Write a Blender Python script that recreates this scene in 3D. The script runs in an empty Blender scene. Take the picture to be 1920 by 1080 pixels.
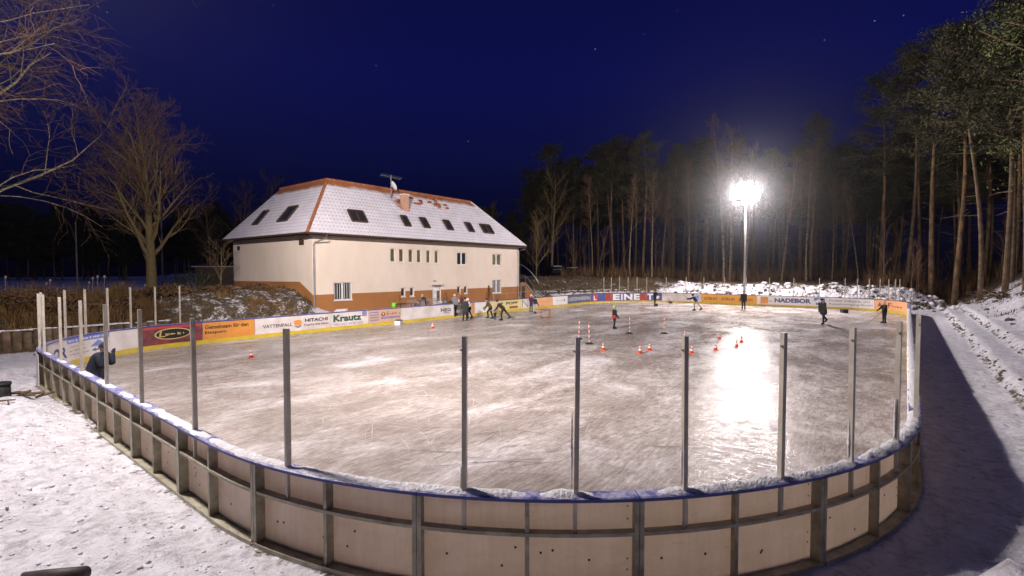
import bpy, bmesh, math, random
from mathutils import Vector, Matrix, noise
R = math.radians
C = bpy.context.scene.collection
SC = bpy.context.scene

# ------------------------------------------------------------------ helpers
class MB:
    """collects verts / faces (with material index and optional uv) for one mesh"""
    def __init__(s): s.v = []; s.f = []; s.m = []; s.uv = None
    def add(s, vs, fs, m=0):
        b = len(s.v); s.v.extend([tuple(x) for x in vs])
        for f in fs: s.f.append(tuple(b+i for i in f)); s.m.append(m)
    def box(s, x0, x1, y0, y1, z0, z1, m=0):
        s.add([(x0,y0,z0),(x1,y0,z0),(x1,y1,z0),(x0,y1,z0),(x0,y0,z1),(x1,y0,z1),(x1,y1,z1),(x0,y1,z1)],
              [(0,3,2,1),(4,5,6,7),(0,1,5,4),(1,2,6,5),(2,3,7,6),(3,0,4,7)], m)
    def obox(s, c, ax, hx, ay, hy, az, hz, m=0):
        c = Vector(c); ax = Vector(ax)*hx; ay = Vector(ay)*hy; az = Vector(az)*hz
        P = [c+i*ax+j*ay+k*az for k in (-1,1) for (i,j) in ((-1,-1),(1,-1),(1,1),(-1,1))]
        s.add(P, [(0,3,2,1),(4,5,6,7),(0,1,5,4),(1,2,6,5),(2,3,7,6),(3,0,4,7)], m)
    def tube(s, pts, rad, n=6, m=0, cap=True, flat=1.0):
        pts = [Vector(p) for p in pts]; rings = []
        for i, p in enumerate(pts):
            a = pts[max(i-1, 0)]; b = pts[min(i+1, len(pts)-1)]
            d = (b-a)
            if d.length < 1e-7: d = Vector((0, 0, 1))
            d.normalize()
            ref = Vector((0, 0, 1)) if abs(d.z) < .9 else Vector((1, 0, 0))
            x = d.cross(ref).normalized(); y = d.cross(x)
            r = rad[i] if hasattr(rad, '__len__') else rad
            b0 = len(s.v)
            for k in range(n):
                t = 2*math.pi*k/n
                s.v.append(tuple(p+x*(r*math.cos(t))+y*(r*flat*math.sin(t))))
            rings.append(b0)
        for a, b in zip(rings, rings[1:]):
            for k in range(n):
                s.f.append((a+k, a+(k+1) % n, b+(k+1) % n, b+k)); s.m.append(m)
        if cap and n > 2:
            s.f.append(tuple(rings[0]+k for k in range(n))[::-1]); s.m.append(m)
            s.f.append(tuple(rings[-1]+k for k in range(n))); s.m.append(m)
    def sphere(s, c, r, n=10, h=7, m=0, sq=(1, 1, 1)):
        c = Vector(c); b = len(s.v)
        for j in range(1, h):
            t = math.pi*j/h
            for k in range(n):
                p = 2*math.pi*k/n
                s.v.append((c.x+r*sq[0]*math.sin(t)*math.cos(p), c.y+r*sq[1]*math.sin(t)*math.sin(p), c.z+r*sq[2]*math.cos(t)))
        s.v.append((c.x, c.y, c.z+r*sq[2])); s.v.append((c.x, c.y, c.z-r*sq[2]))
        T = len(s.v)-2; B = T+1
        for k in range(n):
            s.f.append((T, b+k, b+(k+1) % n)); s.m.append(m)
            q = b+(h-2)*n
            s.f.append((B, q+(k+1) % n, q+k)); s.m.append(m)
        for j in range(h-2):
            for k in range(n):
                a = b+j*n
                s.f.append((a+k, a+n+k, a+n+(k+1) % n, a+(k+1) % n)); s.m.append(m)
    def capsule(s, p0, r0, p1, r1, n=10):
        p0 = Vector(p0); p1 = Vector(p1); d = (p1-p0)
        if d.length < 1e-5: s.sphere(p0, r0, n, 7); return
        d.normalize(); pts = []; rr = []
        for a in (-85, -60, -30): pts.append(p0+d*r0*math.sin(R(a))); rr.append(r0*math.cos(R(a)))
        for t in (0, .33, .66, 1): pts.append(p0.lerp(p1, t)); rr.append(r0+(r1-r0)*t)
        for a in (30, 60, 85): pts.append(p1+d*r1*math.sin(R(a))); rr.append(r1*math.cos(R(a)))
        s.tube(pts, rr, n)
    def mesh(s, name, mats, smooth=False):
        me = bpy.data.meshes.new(name); me.from_pydata(s.v, [], s.f)
        if not isinstance(mats, (list, tuple)): mats = [mats]
        for m in mats: me.materials.append(m)
        me.polygons.foreach_set('material_index', s.m)
        if smooth: me.polygons.foreach_set('use_smooth', [True]*len(s.f))
        me.update(); return me
    def build(s, name, mats, parent=None, smooth=False, **k):
        return link(name, s.mesh(name, mats, smooth), parent, **k)

def link(name, me, parent=None, label=None, cat=None, group=None, kind=None, loc=None, rot=None):
    o = bpy.data.objects.new(name, me); C.objects.link(o)
    if parent is not None: o.parent = parent
    if loc is not None: o.location = loc
    if rot is not None: o.rotation_euler = rot
    return tag(o, label, cat, group, kind)
def tag(o, label=None, cat=None, group=None, kind=None):
    if label: o['label'] = label
    if cat: o['category'] = cat
    if group: o['group'] = group
    if kind: o['kind'] = kind
    return o
def thing(name, label, cat, loc=(0, 0, 0), rz=0, group=None):
    o = bpy.data.objects.new(name, None); C.objects.link(o); o.empty_display_size = .2
    o.location = loc; o.rotation_euler = (0, 0, rz)
    return tag(o, label, cat, group)
def dup(root, loc, rz=0, sc=1.0, label=None, group=None):
    r = root.copy(); C.objects.link(r); r.location = loc; r.rotation_euler = (0, 0, rz); r.scale = (sc, sc, sc)
    if label: r['label'] = label
    if group: r['group'] = group
    for ch in list(root.children):
        c = ch.copy(); C.objects.link(c); c.parent = r
        for g in ch.children:
            d = g.copy(); C.objects.link(d); d.parent = c
    return r
def sm(x, a, b):
    t = min(1, max(0, (x-a)/(b-a))); return t*t*(3-2*t)
def nz(x, y, z=0.0): return noise.noise(Vector((x, y, z)))

# ------------------------------------------------------------------ materials
def newmat(name):
    m = bpy.data.materials.new(name); m.use_nodes = True
    nt = m.node_tree; b = nt.nodes['Principled BSDF']; return m, nt, b
def ramp(nt, src, stops, interp='LINEAR'):
    r = nt.nodes.new('ShaderNodeValToRGB'); r.color_ramp.interpolation = interp
    e = r.color_ramp.elements
    while len(e) < len(stops): e.new(.5)
    for i, (p, c) in enumerate(stops):
        e[i].position = p; e[i].color = (*c, 1) if len(c) == 3 else c
    nt.links.new(src, r.inputs[0]); return r.outputs[0]
def coords(nt, kind='Object', scale=(1, 1, 1), rot=(0, 0, 0)):
    t = nt.nodes.new('ShaderNodeTexCoord'); mp = nt.nodes.new('ShaderNodeMapping')
    mp.inputs['Scale'].default_value = scale; mp.inputs['Rotation'].default_value = rot
    nt.links.new(t.outputs[kind], mp.inputs[0]); return mp.outputs[0]
def ntex(nt, co, scale, detail=4, rough=.6, dist=0):
    n = nt.nodes.new('ShaderNodeTexNoise'); n.inputs['Scale'].default_value = scale
    n.inputs['Detail'].default_value = detail; n.inputs['Roughness'].default_value = rough; n.inputs['Distortion'].default_value = dist
    nt.links.new(co, n.inputs['Vector']); return n.outputs['Fac']
def mathn(nt, op, a, b=None, clamp=False):
    n = nt.nodes.new('ShaderNodeMath'); n.operation = op; n.use_clamp = clamp
    for i, v in enumerate((a, b)):
        if v is None: continue
        if isinstance(v, (int, float)): n.inputs[i].default_value = v
        else: nt.links.new(v, n.inputs[i])
    return n.outputs[0]
def mixc(nt, fac, a, b):
    n = nt.nodes.new('ShaderNodeMix'); n.data_type = 'RGBA'
    if isinstance(fac, (int, float)): n.inputs[0].default_value = fac
    else: nt.links.new(fac, n.inputs[0])
    for i, v in ((6, a), (7, b)):
        if isinstance(v, tuple): n.inputs[i].default_value = (*v, 1)
        else: nt.links.new(v, n.inputs[i])
    return n.outputs[2]
def bump(nt, b, h, strength=.5, dist=.02):
    n = nt.nodes.new('ShaderNodeBump'); n.inputs['Strength'].default_value = strength; n.inputs['Distance'].default_value = dist
    nt.links.new(h, n.inputs['Height']); nt.links.new(n.outputs[0], b.inputs['Normal']); return n
def mat(name, c, rough=.6, c2=None, scale=3, metal=0, bmp=0, bscale=40, bd=.01, stretch=(1, 1, 1), spread=.15):
    m, nt, b = newmat(name)
    if c2 is None: c2 = tuple(x*.72 for x in c)
    co = coords(nt, 'Object', stretch)
    f = ntex(nt, co, scale, 5)
    nt.links.new(ramp(nt, f, [(.5-spread, c2), (.5+spread, c)]), b.inputs['Base Color'])
    b.inputs['Roughness'].default_value = rough; b.inputs['Metallic'].default_value = metal
    if bmp: bump(nt, b, ntex(nt, co, bscale, 3), bmp, bd)
    return m
M = {}
# snow ground with earth showing through where the vertex mask asks for it
m, nt, b = newmat('snow_ground'); co = coords(nt)
at = nt.nodes.new('ShaderNodeAttribute'); at.attribute_name = 'earth'
n1 = ntex(nt, co, 1.6, 8, .72); n2 = ntex(nt, co, 7, 6, .7)
mixn = mathn(nt, 'ADD', mathn(nt, 'MULTIPLY', n1, .55), mathn(nt, 'MULTIPLY', n2, .45))
thr = mathn(nt, 'SUBTRACT', mathn(nt, 'ADD', mixn, mathn(nt, 'MULTIPLY', at.outputs['Fac'], .36)), .62)
fac = mathn(nt, 'MULTIPLY', thr, 14, True)
snowc = ramp(nt, ntex(nt, co, 2.3, 7, .7), [(.3, (.64, .62, .66)), (.62, (.82, .82, .89))])
earthc = ramp(nt, ntex(nt, co, 5, 6, .7), [(.35, (.022, .015, .007)), (.52, (.085, .055, .025)), (.68, (.19, .135, .07))])
mg = nt.nodes.new('ShaderNodeMix'); mg.data_type = 'RGBA'; mg.blend_type = 'MULTIPLY'; mg.inputs[0].default_value = 1
nt.links.new(snowc, mg.inputs[6]); nt.links.new(ramp(nt, ntex(nt, co, 4.5, 9, .78, .6), [(.36, (.52, .50, .50)), (.50, (.92, .91, .91)), (.60, (1, 1, 1))]), mg.inputs[7])
nt.links.new(mixc(nt, fac, mg.outputs[2], earthc), b.inputs['Base Color'])
b.inputs['Roughness'].default_value = .8
hh = mathn(nt, 'ADD', mathn(nt, 'MULTIPLY', ntex(nt, co, 9, 6, .7), 1), mathn(nt, 'MULTIPLY', ntex(nt, co, 34, 3, .6), .35))
vo = nt.nodes.new('ShaderNodeTexVoronoi'); vo.feature = 'SMOOTH_F1'; vo.inputs['Scale'].default_value = 2.6; nt.links.new(coords(nt, 'Object', (1, 1.5, 1), (0, 0, .6)), vo.inputs['Vector'])
hh = mathn(nt, 'ADD', hh, mathn(nt, 'MULTIPLY', mathn(nt, 'MULTIPLY', mathn(nt, 'MINIMUM', vo.outputs['Distance'], .34), 2.2), ramp(nt, ntex(nt, co, .5, 3), [(.4, (.15,)*3), (.6, (1,)*3)])))
bump(nt, b, hh, .75, .10); M['ground'] = m
M['snow'] = mat('snow', (.86, .85, .88), .75, (.68, .66, .67), 6, bmp=.8, bscale=28, bd=.05)
# ice
m, nt, b = newmat('ice')
c1 = coords(nt, 'Object', (.75, 1.25, 1), (0, 0, R(-24))); c0 = coords(nt); c2 = coords(nt, 'Object', (1, 9, 1), (0, 0, R(-38))); c3 = coords(nt, 'Object', (1, 10, 1), (0, 0, R(20)))
f1 = ntex(nt, c1, .42, 9, .62, .5); f2 = ntex(nt, c0, .13, 4, .5); f3 = ntex(nt, c1, 2.6, 7, .65, .3)
fs = mathn(nt, 'ADD', mathn(nt, 'ADD', mathn(nt, 'MULTIPLY', f1, .58), mathn(nt, 'MULTIPLY', f2, .20)), mathn(nt, 'MULTIPLY', f3, .24))
base = ramp(nt, fs, [(.34, (.24, .20, .18)), (.46, (.335, .29, .265)), (.54, (.43, .385, .365)), (.66, (.72, .69, .71))])
sc1 = ramp(nt, ntex(nt, c2, 1.7, 8, .75, .6), [(.355, (0, 0, 0)), (.385, (1, 1, 1))])
sc2 = ramp(nt, ntex(nt, c3, 1.3, 8, .75, .8), [(.345, (0, 0, 0)), (.375, (1, 1, 1))])
dk = mathn(nt, 'MULTIPLY', sc1, sc2)
for sc4, ro4 in ((2.2, -24), (3.1, 28)):
    fd = ramp(nt, ntex(nt, coords(nt, 'Object', (1, 5, 1), (0, 0, R(ro4))), sc4, 9, .8, .3), [(.40, (.70, .69, .68)), (.50, (1, 1, 1)), (.60, (1.25, 1.25, 1.27))])
    mq = nt.nodes.new('ShaderNodeMix'); mq.data_type = 'RGBA'; mq.blend_type = 'MULTIPLY'; mq.inputs[0].default_value = .75; nt.links.new(base, mq.inputs[6]); nt.links.new(fd, mq.inputs[7]); base = mq.outputs[2]
base = mixc(nt, mathn(nt, 'ADD', mathn(nt, 'MULTIPLY', dk, .6), .4), (.15, .12, .105), base)
nt.links.new(base, b.inputs['Base Color'])
rgh = mathn(nt, 'ADD', mathn(nt, 'MULTIPLY', fs, .5), mathn(nt, 'MULTIPLY', ntex(nt, coords(nt, 'Object', (1.6, 1, 1), (0, 0, R(-15))), 3.4, 9, .8, .4), .5))
nt.links.new(ramp(nt, rgh, [(.44, (.09,)*3), (.50, (.22,)*3), (.55, (.62,)*3)]), b.inputs['Roughness'])
b.inputs['IOR'].default_value = 1.31; b.inputs['Specular IOR Level'].default_value = .085
hb = mathn(nt, 'ADD', mathn(nt, 'MULTIPLY', ntex(nt, c0, 5, 6, .7), 1), mathn(nt, 'MULTIPLY', ntex(nt, coords(nt, 'Object', (1, 4, 1), (0, 0, R(-30))), 11, 4, .7), .5))
bump(nt, b, mathn(nt, 'ADD', hb, mathn(nt, 'MULTIPLY', ntex(nt, c0, 30, 2, .6), .12)), .22, .05); M['ice'] = m
# white translucent board plastic
m, nt, b = newmat('board_plastic'); co = coords(nt)
colr = ramp(nt, ntex(nt, coords(nt, 'Object', (1, 1, 2)), 1.3, 7, .7), [(.32, (.54, .48, .41)), (.5, (.70, .64, .58)), (.64, (.78, .74, .70))])
drip = ramp(nt, ntex(nt, coords(nt, 'Object', (2.5, 2.5, .35)), 1.6, 7, .75), [(.42, (.66, .56, .44)), (.56, (1, 1, 1))]); scf = ramp(nt, ntex(nt, coords(nt, 'Object', (1.5, 1.5, 5), (0, .5, 0)), 2.2, 9, .8), [(.36, (.45, .38, .3)), (.42, (1, 1, 1))])
mm = nt.nodes.new('ShaderNodeMix'); mm.data_type = 'RGBA'; mm.blend_type = 'MULTIPLY'; mm.inputs[0].default_value = .5; nt.links.new(colr, mm.inputs[6]); nt.links.new(drip, mm.inputs[7])
m3 = nt.nodes.new('ShaderNodeMix'); m3.data_type = 'RGBA'; m3.blend_type = 'MULTIPLY'; m3.inputs[0].default_value = .6; nt.links.new(mm.outputs[2], m3.inputs[6]); nt.links.new(scf, m3.inputs[7]); colr = m3.outputs[2]
nt.links.new(colr, b.inputs['Base Color']); b.inputs['Roughness'].default_value = .4
tr = nt.nodes.new('ShaderNodeBsdfTranslucent'); tr.inputs[0].default_value = (.90, .79, .68, 1)
mx = nt.nodes.new('ShaderNodeMixShader'); mx.inputs[0].default_value = .50
nt.links.new(b.outputs[0], mx.inputs[1]); nt.links.new(tr.outputs[0], mx.inputs[2])
nt.links.new(mx.outputs[0], nt.nodes['Material Output'].inputs[0]); M['plastic'] = m
M['white_panel'] = mat('white_panel', (.78, .74, .74), .4, (.60, .53, .50), 1.2)
M['steel'] = mat('galvanised_steel', (.44, .41, .32), .5, (.26, .24, .17), 5, metal=.15, bmp=.2, bscale=30)
M['post'] = mat('aluminium_post', (.56, .51, .44), .42, (.42, .38, .32), 4, metal=.15)
M['blue'] = mat('blue_cap', (.055, .07, .42), .45, (.04, .05, .30), 5)
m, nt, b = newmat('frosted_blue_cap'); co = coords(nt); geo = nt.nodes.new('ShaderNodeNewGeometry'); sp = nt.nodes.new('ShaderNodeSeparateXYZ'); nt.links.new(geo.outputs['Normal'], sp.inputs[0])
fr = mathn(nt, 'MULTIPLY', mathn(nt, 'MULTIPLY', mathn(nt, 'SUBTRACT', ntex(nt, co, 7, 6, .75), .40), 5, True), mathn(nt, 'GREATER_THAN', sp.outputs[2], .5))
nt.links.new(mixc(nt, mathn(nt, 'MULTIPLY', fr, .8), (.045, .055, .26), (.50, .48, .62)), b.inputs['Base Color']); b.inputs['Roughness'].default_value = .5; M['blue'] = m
M['darkcap'] = mat('dark_cap', (.06, .05, .09), .5)
M['yellow'] = mat('yellow_kick', (.66, .50, .035), .45, (.55, .40, .06), 2)
M['hole'] = mat('bolt_black', (.01, .01, .01), .6)
for k, c, c2 in [('orange', (.72, .30, .055), (.62, .25, .06)), ('blackred', (.06, .035, .035), (.30, .05, .06)), ('paleorange', (.80, .42, .20), (.74, .36, .17)),
    ('paleyellow', (.74, .62, .22), (.70, .60, .30)), ('zyellow', (.78, .40, .035), (.70, .33, .04)), ('greyblue', (.12, .14, .20), (.09, .10, .15)),
    ('bannerblue', (.07, .085, .26), (.10, .10, .28)), ('tan', (.62, .42, .30), (.55, .36, .24)), ('red', (.52, .06, .06), (.40, .07, .08)), ('white', (.82, .80, .80), (.74, .71, .70)),
    ('black', (.012, .012, .014), (.02, .02, .02)), ('navy', (.06, .07, .25), (.05, .06, .20)), ('green', (.03, .10, .06), (.03, .08, .05)), ('grey', (.25, .25, .27), (.2, .2, .22)),
    ('gold', (.68, .52, .20), (.5, .36, .12)), ('skyblue', (.06, .22, .62), (.06, .2, .5)), ('brownred', (.30, .07, .04), (.25, .06, .04)), ('violet', (.28, .26, .42), (.22, .2, .36)), ('lblue', (.20, .26, .60), (.15, .19, .5))]:
    M[k] = mat('paint_'+k, c, .5, c2, 2.5)
M['peach'] = mat('cream_render', (.78, .67, .57), .85, (.69, .585, .49), .55, stretch=(1, 1, .45), bmp=.25, bscale=60)
M['brown'] = mat('brown_plinth_render', (.36, .155, .045), .85, (.32, .13, .038), .8, bmp=.3, bscale=60)
M['frame'] = mat('white_window_frame', (.82, .80, .80), .4)
M['glassdark'] = mat('dark_glass', (.02, .022, .03), .08, (.04, .035, .035), 1.5)
M['glassolive'] = mat('olive_glass', (.17, .15, .06), .25, (.08, .06, .03), 1.3)  # opaque olive panes, mottled darker
M['soffit'] = mat('soffit_brown', (.07, .04, .025), .7)
M['tile'] = mat('clay_tile', (.42, .15, .055), .75, (.28, .09, .04), 4, bmp=.4, bscale=8, bd=.05)
M['zinc'] = mat('zinc', (.38, .38, .38), .4, (.28, .28, .28), 4, metal=.6)
M['concrete'] = mat('concrete', (.36, .32, .28), .85, (.26, .22, .19), 2, bmp=.3)
M['bark_bare'] = mat('bare_bark', (.27, .20, .085), .9, (.15, .11, .05), 9, bmp=.5, bscale=14, bd=.05)
M['bark_birch'] = mat('birch_bark', (.42, .35, .22), .85, (.10, .08, .05), 5, stretch=(1, 1, 4), spread=.10)
M['twig'] = mat('bare_twigs', (.17, .095, .05), .9, (.10, .055, .03), 3)
M['bark_pine'] = mat('pine_bark', (.18, .115, .065), .9, (.065, .045, .03), 3, bmp=.6, bscale=9, bd=.06)
M['bark_orange'] = mat('pine_bark_orange', (.21, .115, .05), .9, (.07, .048, .03), 2.2, bmp=.8, bscale=7, bd=.08, stretch=(1, 1, .5), spread=.10)
M['needle'] = mat('pine_needles', (.062, .055, .022), .85, (.030, .030, .013), .5)
M['needle_light'] = mat('pine_needles_light', (.13, .16, .035), .7, (.05, .065, .02), 1)
M['drygrass'] = mat('dry_grass', (.26, .15, .05), .9, (.11, .06, .02), 1.2)
M['drybrush'] = mat('dry_brush', (.16, .085, .035), .9, (.07, .04, .018), 1.2)
M['hedge'] = mat('evergreen_hedge', (.03, .045, .02), .8)
M['log'] = mat('log_wood', (.19, .13, .08), .9, (.08, .05, .03), 3, bmp=.6, bscale=10, bd=.04)
M['darklog'] = mat('wet_log', (.055, .04, .035), .6, (.03, .02, .018), 4, bmp=.4, bscale=12, bd=.02)
M['stone'] = mat('stone_dark', (.13, .11, .08), .9, (.05, .045, .03), 4, bmp=.6, bscale=8, bd=.05)
M['frost'] = mat('ice_frost', (.70, .67, .68), .5); M['scratch'] = mat('ice_scratch', (.17, .14, .12), .4)
M['skin'] = mat('skin', (.58, .34, .24), .6, (.52, .29, .2))
for k, c in [('c_black', (.012, .013, .018)), ('c_navy', (.014, .018, .035)), ('c_coat', (.035, .036, .034)), ('c_olive', (.11, .075, .025)), ('c_brown', (.06, .02, .015)), ('c_purple', (.14, .02, .09)),
    ('c_teal', (.012, .03, .032)), ('c_light', (.45, .42, .38)), ('c_white', (.75, .72, .72)), ('c_red', (.50, .03, .04)), ('c_neon', (.45, .75, .05)), ('c_grey', (.22, .22, .24)), ('c_jeans', (.03, .04, .09))]:
    M[k] = mat('cloth_'+k[2:], c, .85, tuple(x*.8 for x in c), 12)
M['rubber'] = mat('black_rubber', (.015, .015, .015), .7)
M['cone'] = mat('cone_orange', (.80, .12, .03), .45, (.72, .10, .03))
M['lime'] = mat('lime_plastic', (.25, .80, .03), .4)

# ------------------------------------------------------------------ rink outline
U0, U1, V0, V1 = 3.05, 55.8, -.1, 27.4
RNR, RNL, RFL, RFR = 8.15, 6., 9., 5.
q = math.pi/2
SEG = [('l', V1-V0-RNR-RNL, (U0, V0+RNR), (0, 1), (1, 0)), ('a', q*RNL, (U0+RNL, V1-RNL), math.pi, RNL),
       ('l', U1-U0-RNL-RFL, (U0+RNL, V1), (1, 0), (0, -1)), ('a', q*RFL, (U1-RFL, V1-RFL), q, RFL),
       ('l', V1-V0-RFL-RFR, (U1, V1-RFL), (0, -1), (-1, 0)), ('a', q*RFR, (U1-RFR, V0+RFR), 0, RFR),
       ('l', U1-U0-RNR-RFR, (U1-RFR, V0), (-1, 0), (0, 1)), ('a', q*RNR, (U0+RNR, V0+RNR), -q, RNR)]
TOT = sum(x[1] for x in SEG)
def path(s):
    s %= TOT
    for k in SEG:
        if s <= k[1]: break
        s -= k[1]
    if k[0] == 'l': return k[2][0]+k[3][0]*s, k[2][1]+k[3][1]*s, k[4]
    a = k[3]-s/k[4]; return k[2][0]+k[4]*math.cos(a), k[2][1]+k[4]*math.sin(a), (-math.cos(a), -math.sin(a))
def P(s, off, z):
    """point at arc length s, off metres inward, height z"""
    u, v, n = path(s); return Vector((u+n[0]*off, v+n[1]*off, z))
def outside(u, v):
    """signed distance outside the rink outline"""
    cu = (U0+U1)/2; cv = (V0+V1)/2
    r = (RNR if v < cv else RNL) if u < cu else (RFR if v < cv else RFL)
    dx = abs(u-cu)-((U1-U0)/2-r); dy = abs(v-cv)-((V1-V0)/2-r)
    return math.hypot(max(dx, 0), max(dy, 0))+min(max(dx, dy), 0)-r

# ------------------------------------------------------------------ terrain
def ground(u, v):
    """height and earth mask"""
    d = outside(u, v)
    if d < -.4: return -.35, 0
    if d < .02: return -.06, 0
    n1 = nz(u*.55, v*.55, 3.1); n2 = nz(u*1.7, v*1.7, 7.7); n3 = nz(u*5, v*5, 1.3)
    h = -.05; e = 0.0
    near = 1-sm(u, 3.5, 9)
    h += near*(.16*sm(d, .3, 1.3)+.05*n1*sm(d, .3, 1)+.05*n2*sm(d, .25, .8)+(.045*n3+.028*nz(u*9, v*9, 4))*sm(d, .2, .5)*(.35+1.3*sm(nz(u*.35, v*.35, 8), -.15, .3)))
    if u < 5: h += near*(.42*math.exp(-((u-1.75)**2/.9+(v-16.6)**2/3.2))+.25*math.exp(-((u-1.2)**2/.5+(v-13)**2/1.5)))
    e += near*.42*math.exp(-((d-.12)/.22)**2)
    # right side: spectator terraces then a rough bank
    if v < 6:
        w = sm(u, 5, 11)*sm(-v, -.2+2*sm(u, 52, 60), 1.2+2*sm(u, 52, 60))
        dd = -.1-v+.14*n1
        t = .05*sm(dd, .8, 2)+.30*sm(dd, 2.35, 2.75)+.36*sm(dd, 3.45, 3.9)+2.55*sm(dd, 3.9, 9)
        t += (.05*n1+.03*n2)*sm(dd, 1.2, 2.5)+(.20*n1+.08*n2)*sm(dd, 3.8, 5)
        t *= 1+.10*sm(u, 20, 60)
        h += w*t
        e += w*(.5*math.exp(-((dd-2.45)/.13)**2)*(.5+.9*n1+.25)+.42*math.exp(-((dd-3.55)/.13)**2)+.50*sm(dd, 4.8, 7.5)+.5*sm(dd, 8, 12))
        h += .95*math.exp(-((u-6.35)**2/.9+(v+.85)**2/.32))*(1+.25*n2)+.5*math.exp(-((u-9.3)**2/1.2+(v+2.3)**2/.5))
    if v < 3 and d > .2: h += (.05*n2+.035*n3+.02*nz(u*9, v*9, 4))*sm(d, .3, .8)*sm(u, 5, 8)*(1-sm(u, 25, 40))
    # far bank
    if u > 50:
        w = sm(u, U1+.5, U1+5.5)*sm(v, -5, 1)
        k = 1-sm(v, 17, 24)
        hf = w*(2.05+.5*sm(u, 62, 90)+(.42*n1+.26*n2)*(1-.6*sm(u, 60, 64)))*(k+(1-k)*1.05)
        h = max(h, h*.0+hf) if v > -3 else max(h, hf)
        e += w*(.36+.5*n1)+.9*sm(u, 61, 66)
    # left side
    if v > 22:
        L = v-V1
        if u < 42:
            full = (1-sm(u, 17.0, 20.5)) if v < 32 else 1
            bank = (.35*sm(L, .6, 1.6)+1.05*sm(L, 3.3, 5.0)+.95*sm(L, 4.2, 7.5))*sm(L, .2, 1.2)
            bank += (.22*n1+.15*n2)*sm(L, 2, 4)
            if u < 11:
                k = 1-sm(u, 8, 11)
                wall = .05+.85*sm(L, 3.4, 3.75)+1.25*sm(L, 3.9, 8.5)+(.18*n1+.1*n2)*sm(L, 4, 5)
                bank = bank*(1-k)+wall*k
            h2 = bank*full+.2*(1-full)*sm(L, .3, 1)
            # settle to the flat snow field behind
            h2 = h2*(1-sm(v, 38, 46))+2.15*sm(v, 38, 46)
            h = h*(1-sm(v, 24, 28) if u < 4 else 0)+h2
            e += full*((.98-.40*sm(u, 7, 11))*sm(L, 2.0, 3.6))*(1-sm(v, 37, 41))
            if u < 11: e -= .25*(1-sm(L, 3.2, 3.8))*(1-sm(u, 8, 11))
        else:
            x = sm(u, 42, 46)
            d2 = d
            h3 = .1+1.05*sm(d2, 2.3, 2.7)+1.5*sm(d2, 2.7, 9)+(.25*n1+.2*n2)*sm(d2, 2.6, 4)
            flat = .2 if v < 40 else 2.15
            kk = sm(v, 22, 27)
            h = max(h, (h3*x+flat*(1-x))*kk+h*(1-kk))
            e += x*kk*.66*sm(d2, 2.3, 3)*(1-sm(d, 14, 20))
    if d > 25 and u > 50: e = max(e, .95)
    return h, max(0, min(1.2, e))
def axis(parts):
    out = []
    for a, b_, st in parts:
        n = max(1, round((b_-a)/st))
        out += [a+(b_-a)*i/n for i in range(n)]
    out.append(parts[-1][1]); return out
XS = axis([(-140, -50, 10), (-50, -12, 2), (-12, -2, .5), (-2, 6, .085), (6, 12, .16), (12, 20, .3), (20, 50, .5), (50, 64, .3), (64, 80, 1), (80, 140, 6)])
YS = axis([(-140, -50, 10), (-50, -12, 2), (-12, -6, .4), (-6, 4, .13), (4, 18, .10), (18, 26, .22), (26, 37, .22), (37, 46, .6), (46, 60, 2), (60, 150, 8)])
mb = MB(); earth = []; zs = {}
for i, x in enumerate(XS):
    for j, y in enumerate(YS):
        h, e = ground(x, y); mb.v.append((x, y, h)); earth.append(e)
ny = len(YS)
for i in range(len(XS)-1):
    for j in range(ny-1):
        mb.f.append((i*ny+j, (i+1)*ny+j, (i+1)*ny+j+1, i*ny+j+1)); mb.m.append(0)
me = mb.mesh('snow_ground', M['ground'], True)
at = me.attributes.new('earth', 'FLOAT', 'POINT'); at.data.foreach_set('value', earth)
link('snow_ground', me, kind='structure')
def gz(u, v): return ground(u, v)[0]

# ice sheet
mb = MB(); N = 260
ring = [P(TOT*i/N, .0, 0) for i in range(N)]
mb.add(ring+[(p.x, p.y, -.05) for p in ring], [tuple(range(N))[::-1]]+[(i, (i+1) % N, N+(i+1) % N, N+i) for i in range(N)])
o = mb.build('ice', M['ice'], kind='structure')
if o.data.polygons[0].normal.z < 0: o.data.flip_normals()

# ------------------------------------------------------------------ rink barrier
BH = 1.1
barrier = thing('rink_barrier', 'curved ice rink barrier of white panels in steel frames with tall bare posts', 'rink barrier', (0, 0, 0))
def ribbon(s0, s1, prof, name, m, parent=barrier, step=.35, label=None, smooth=False):
    """sweep a closed profile [(off,z)...] along the outline"""
    n = max(1, math.ceil((s1-s0)/step)); b = MB(); k = len(prof)
    for i in range(n+1):
        s = s0+(s1-s0)*i/n
        for off, z in prof: b.v.append(tuple(P(s, off, z)))
    for i in range(n):
        for j in range(k):
            b.f.append((i*k+j, i*k+(j+1) % k, (i+1)*k+(j+1) % k, (i+1)*k+j)); b.m.append(0)
    b.f.append(tuple(range(k))[::-1]); b.m.append(0); b.f.append(tuple(n*k+j for j in range(k))); b.m.append(0)
    return b.build(name, m, parent, smooth, label=label)
rect = lambda o0, o1, z0, z1: [(o0, z0), (o1, z0), (o1, z1), (o0, z1)]
rng = random.Random(5)
NS = 59; SL = TOT/NS; START = -1.2
GATE = (40.94, 42.94)
def seams():
    for k in range(NS):
        a = START+k*SL; yield k, a, a+SL
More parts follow.
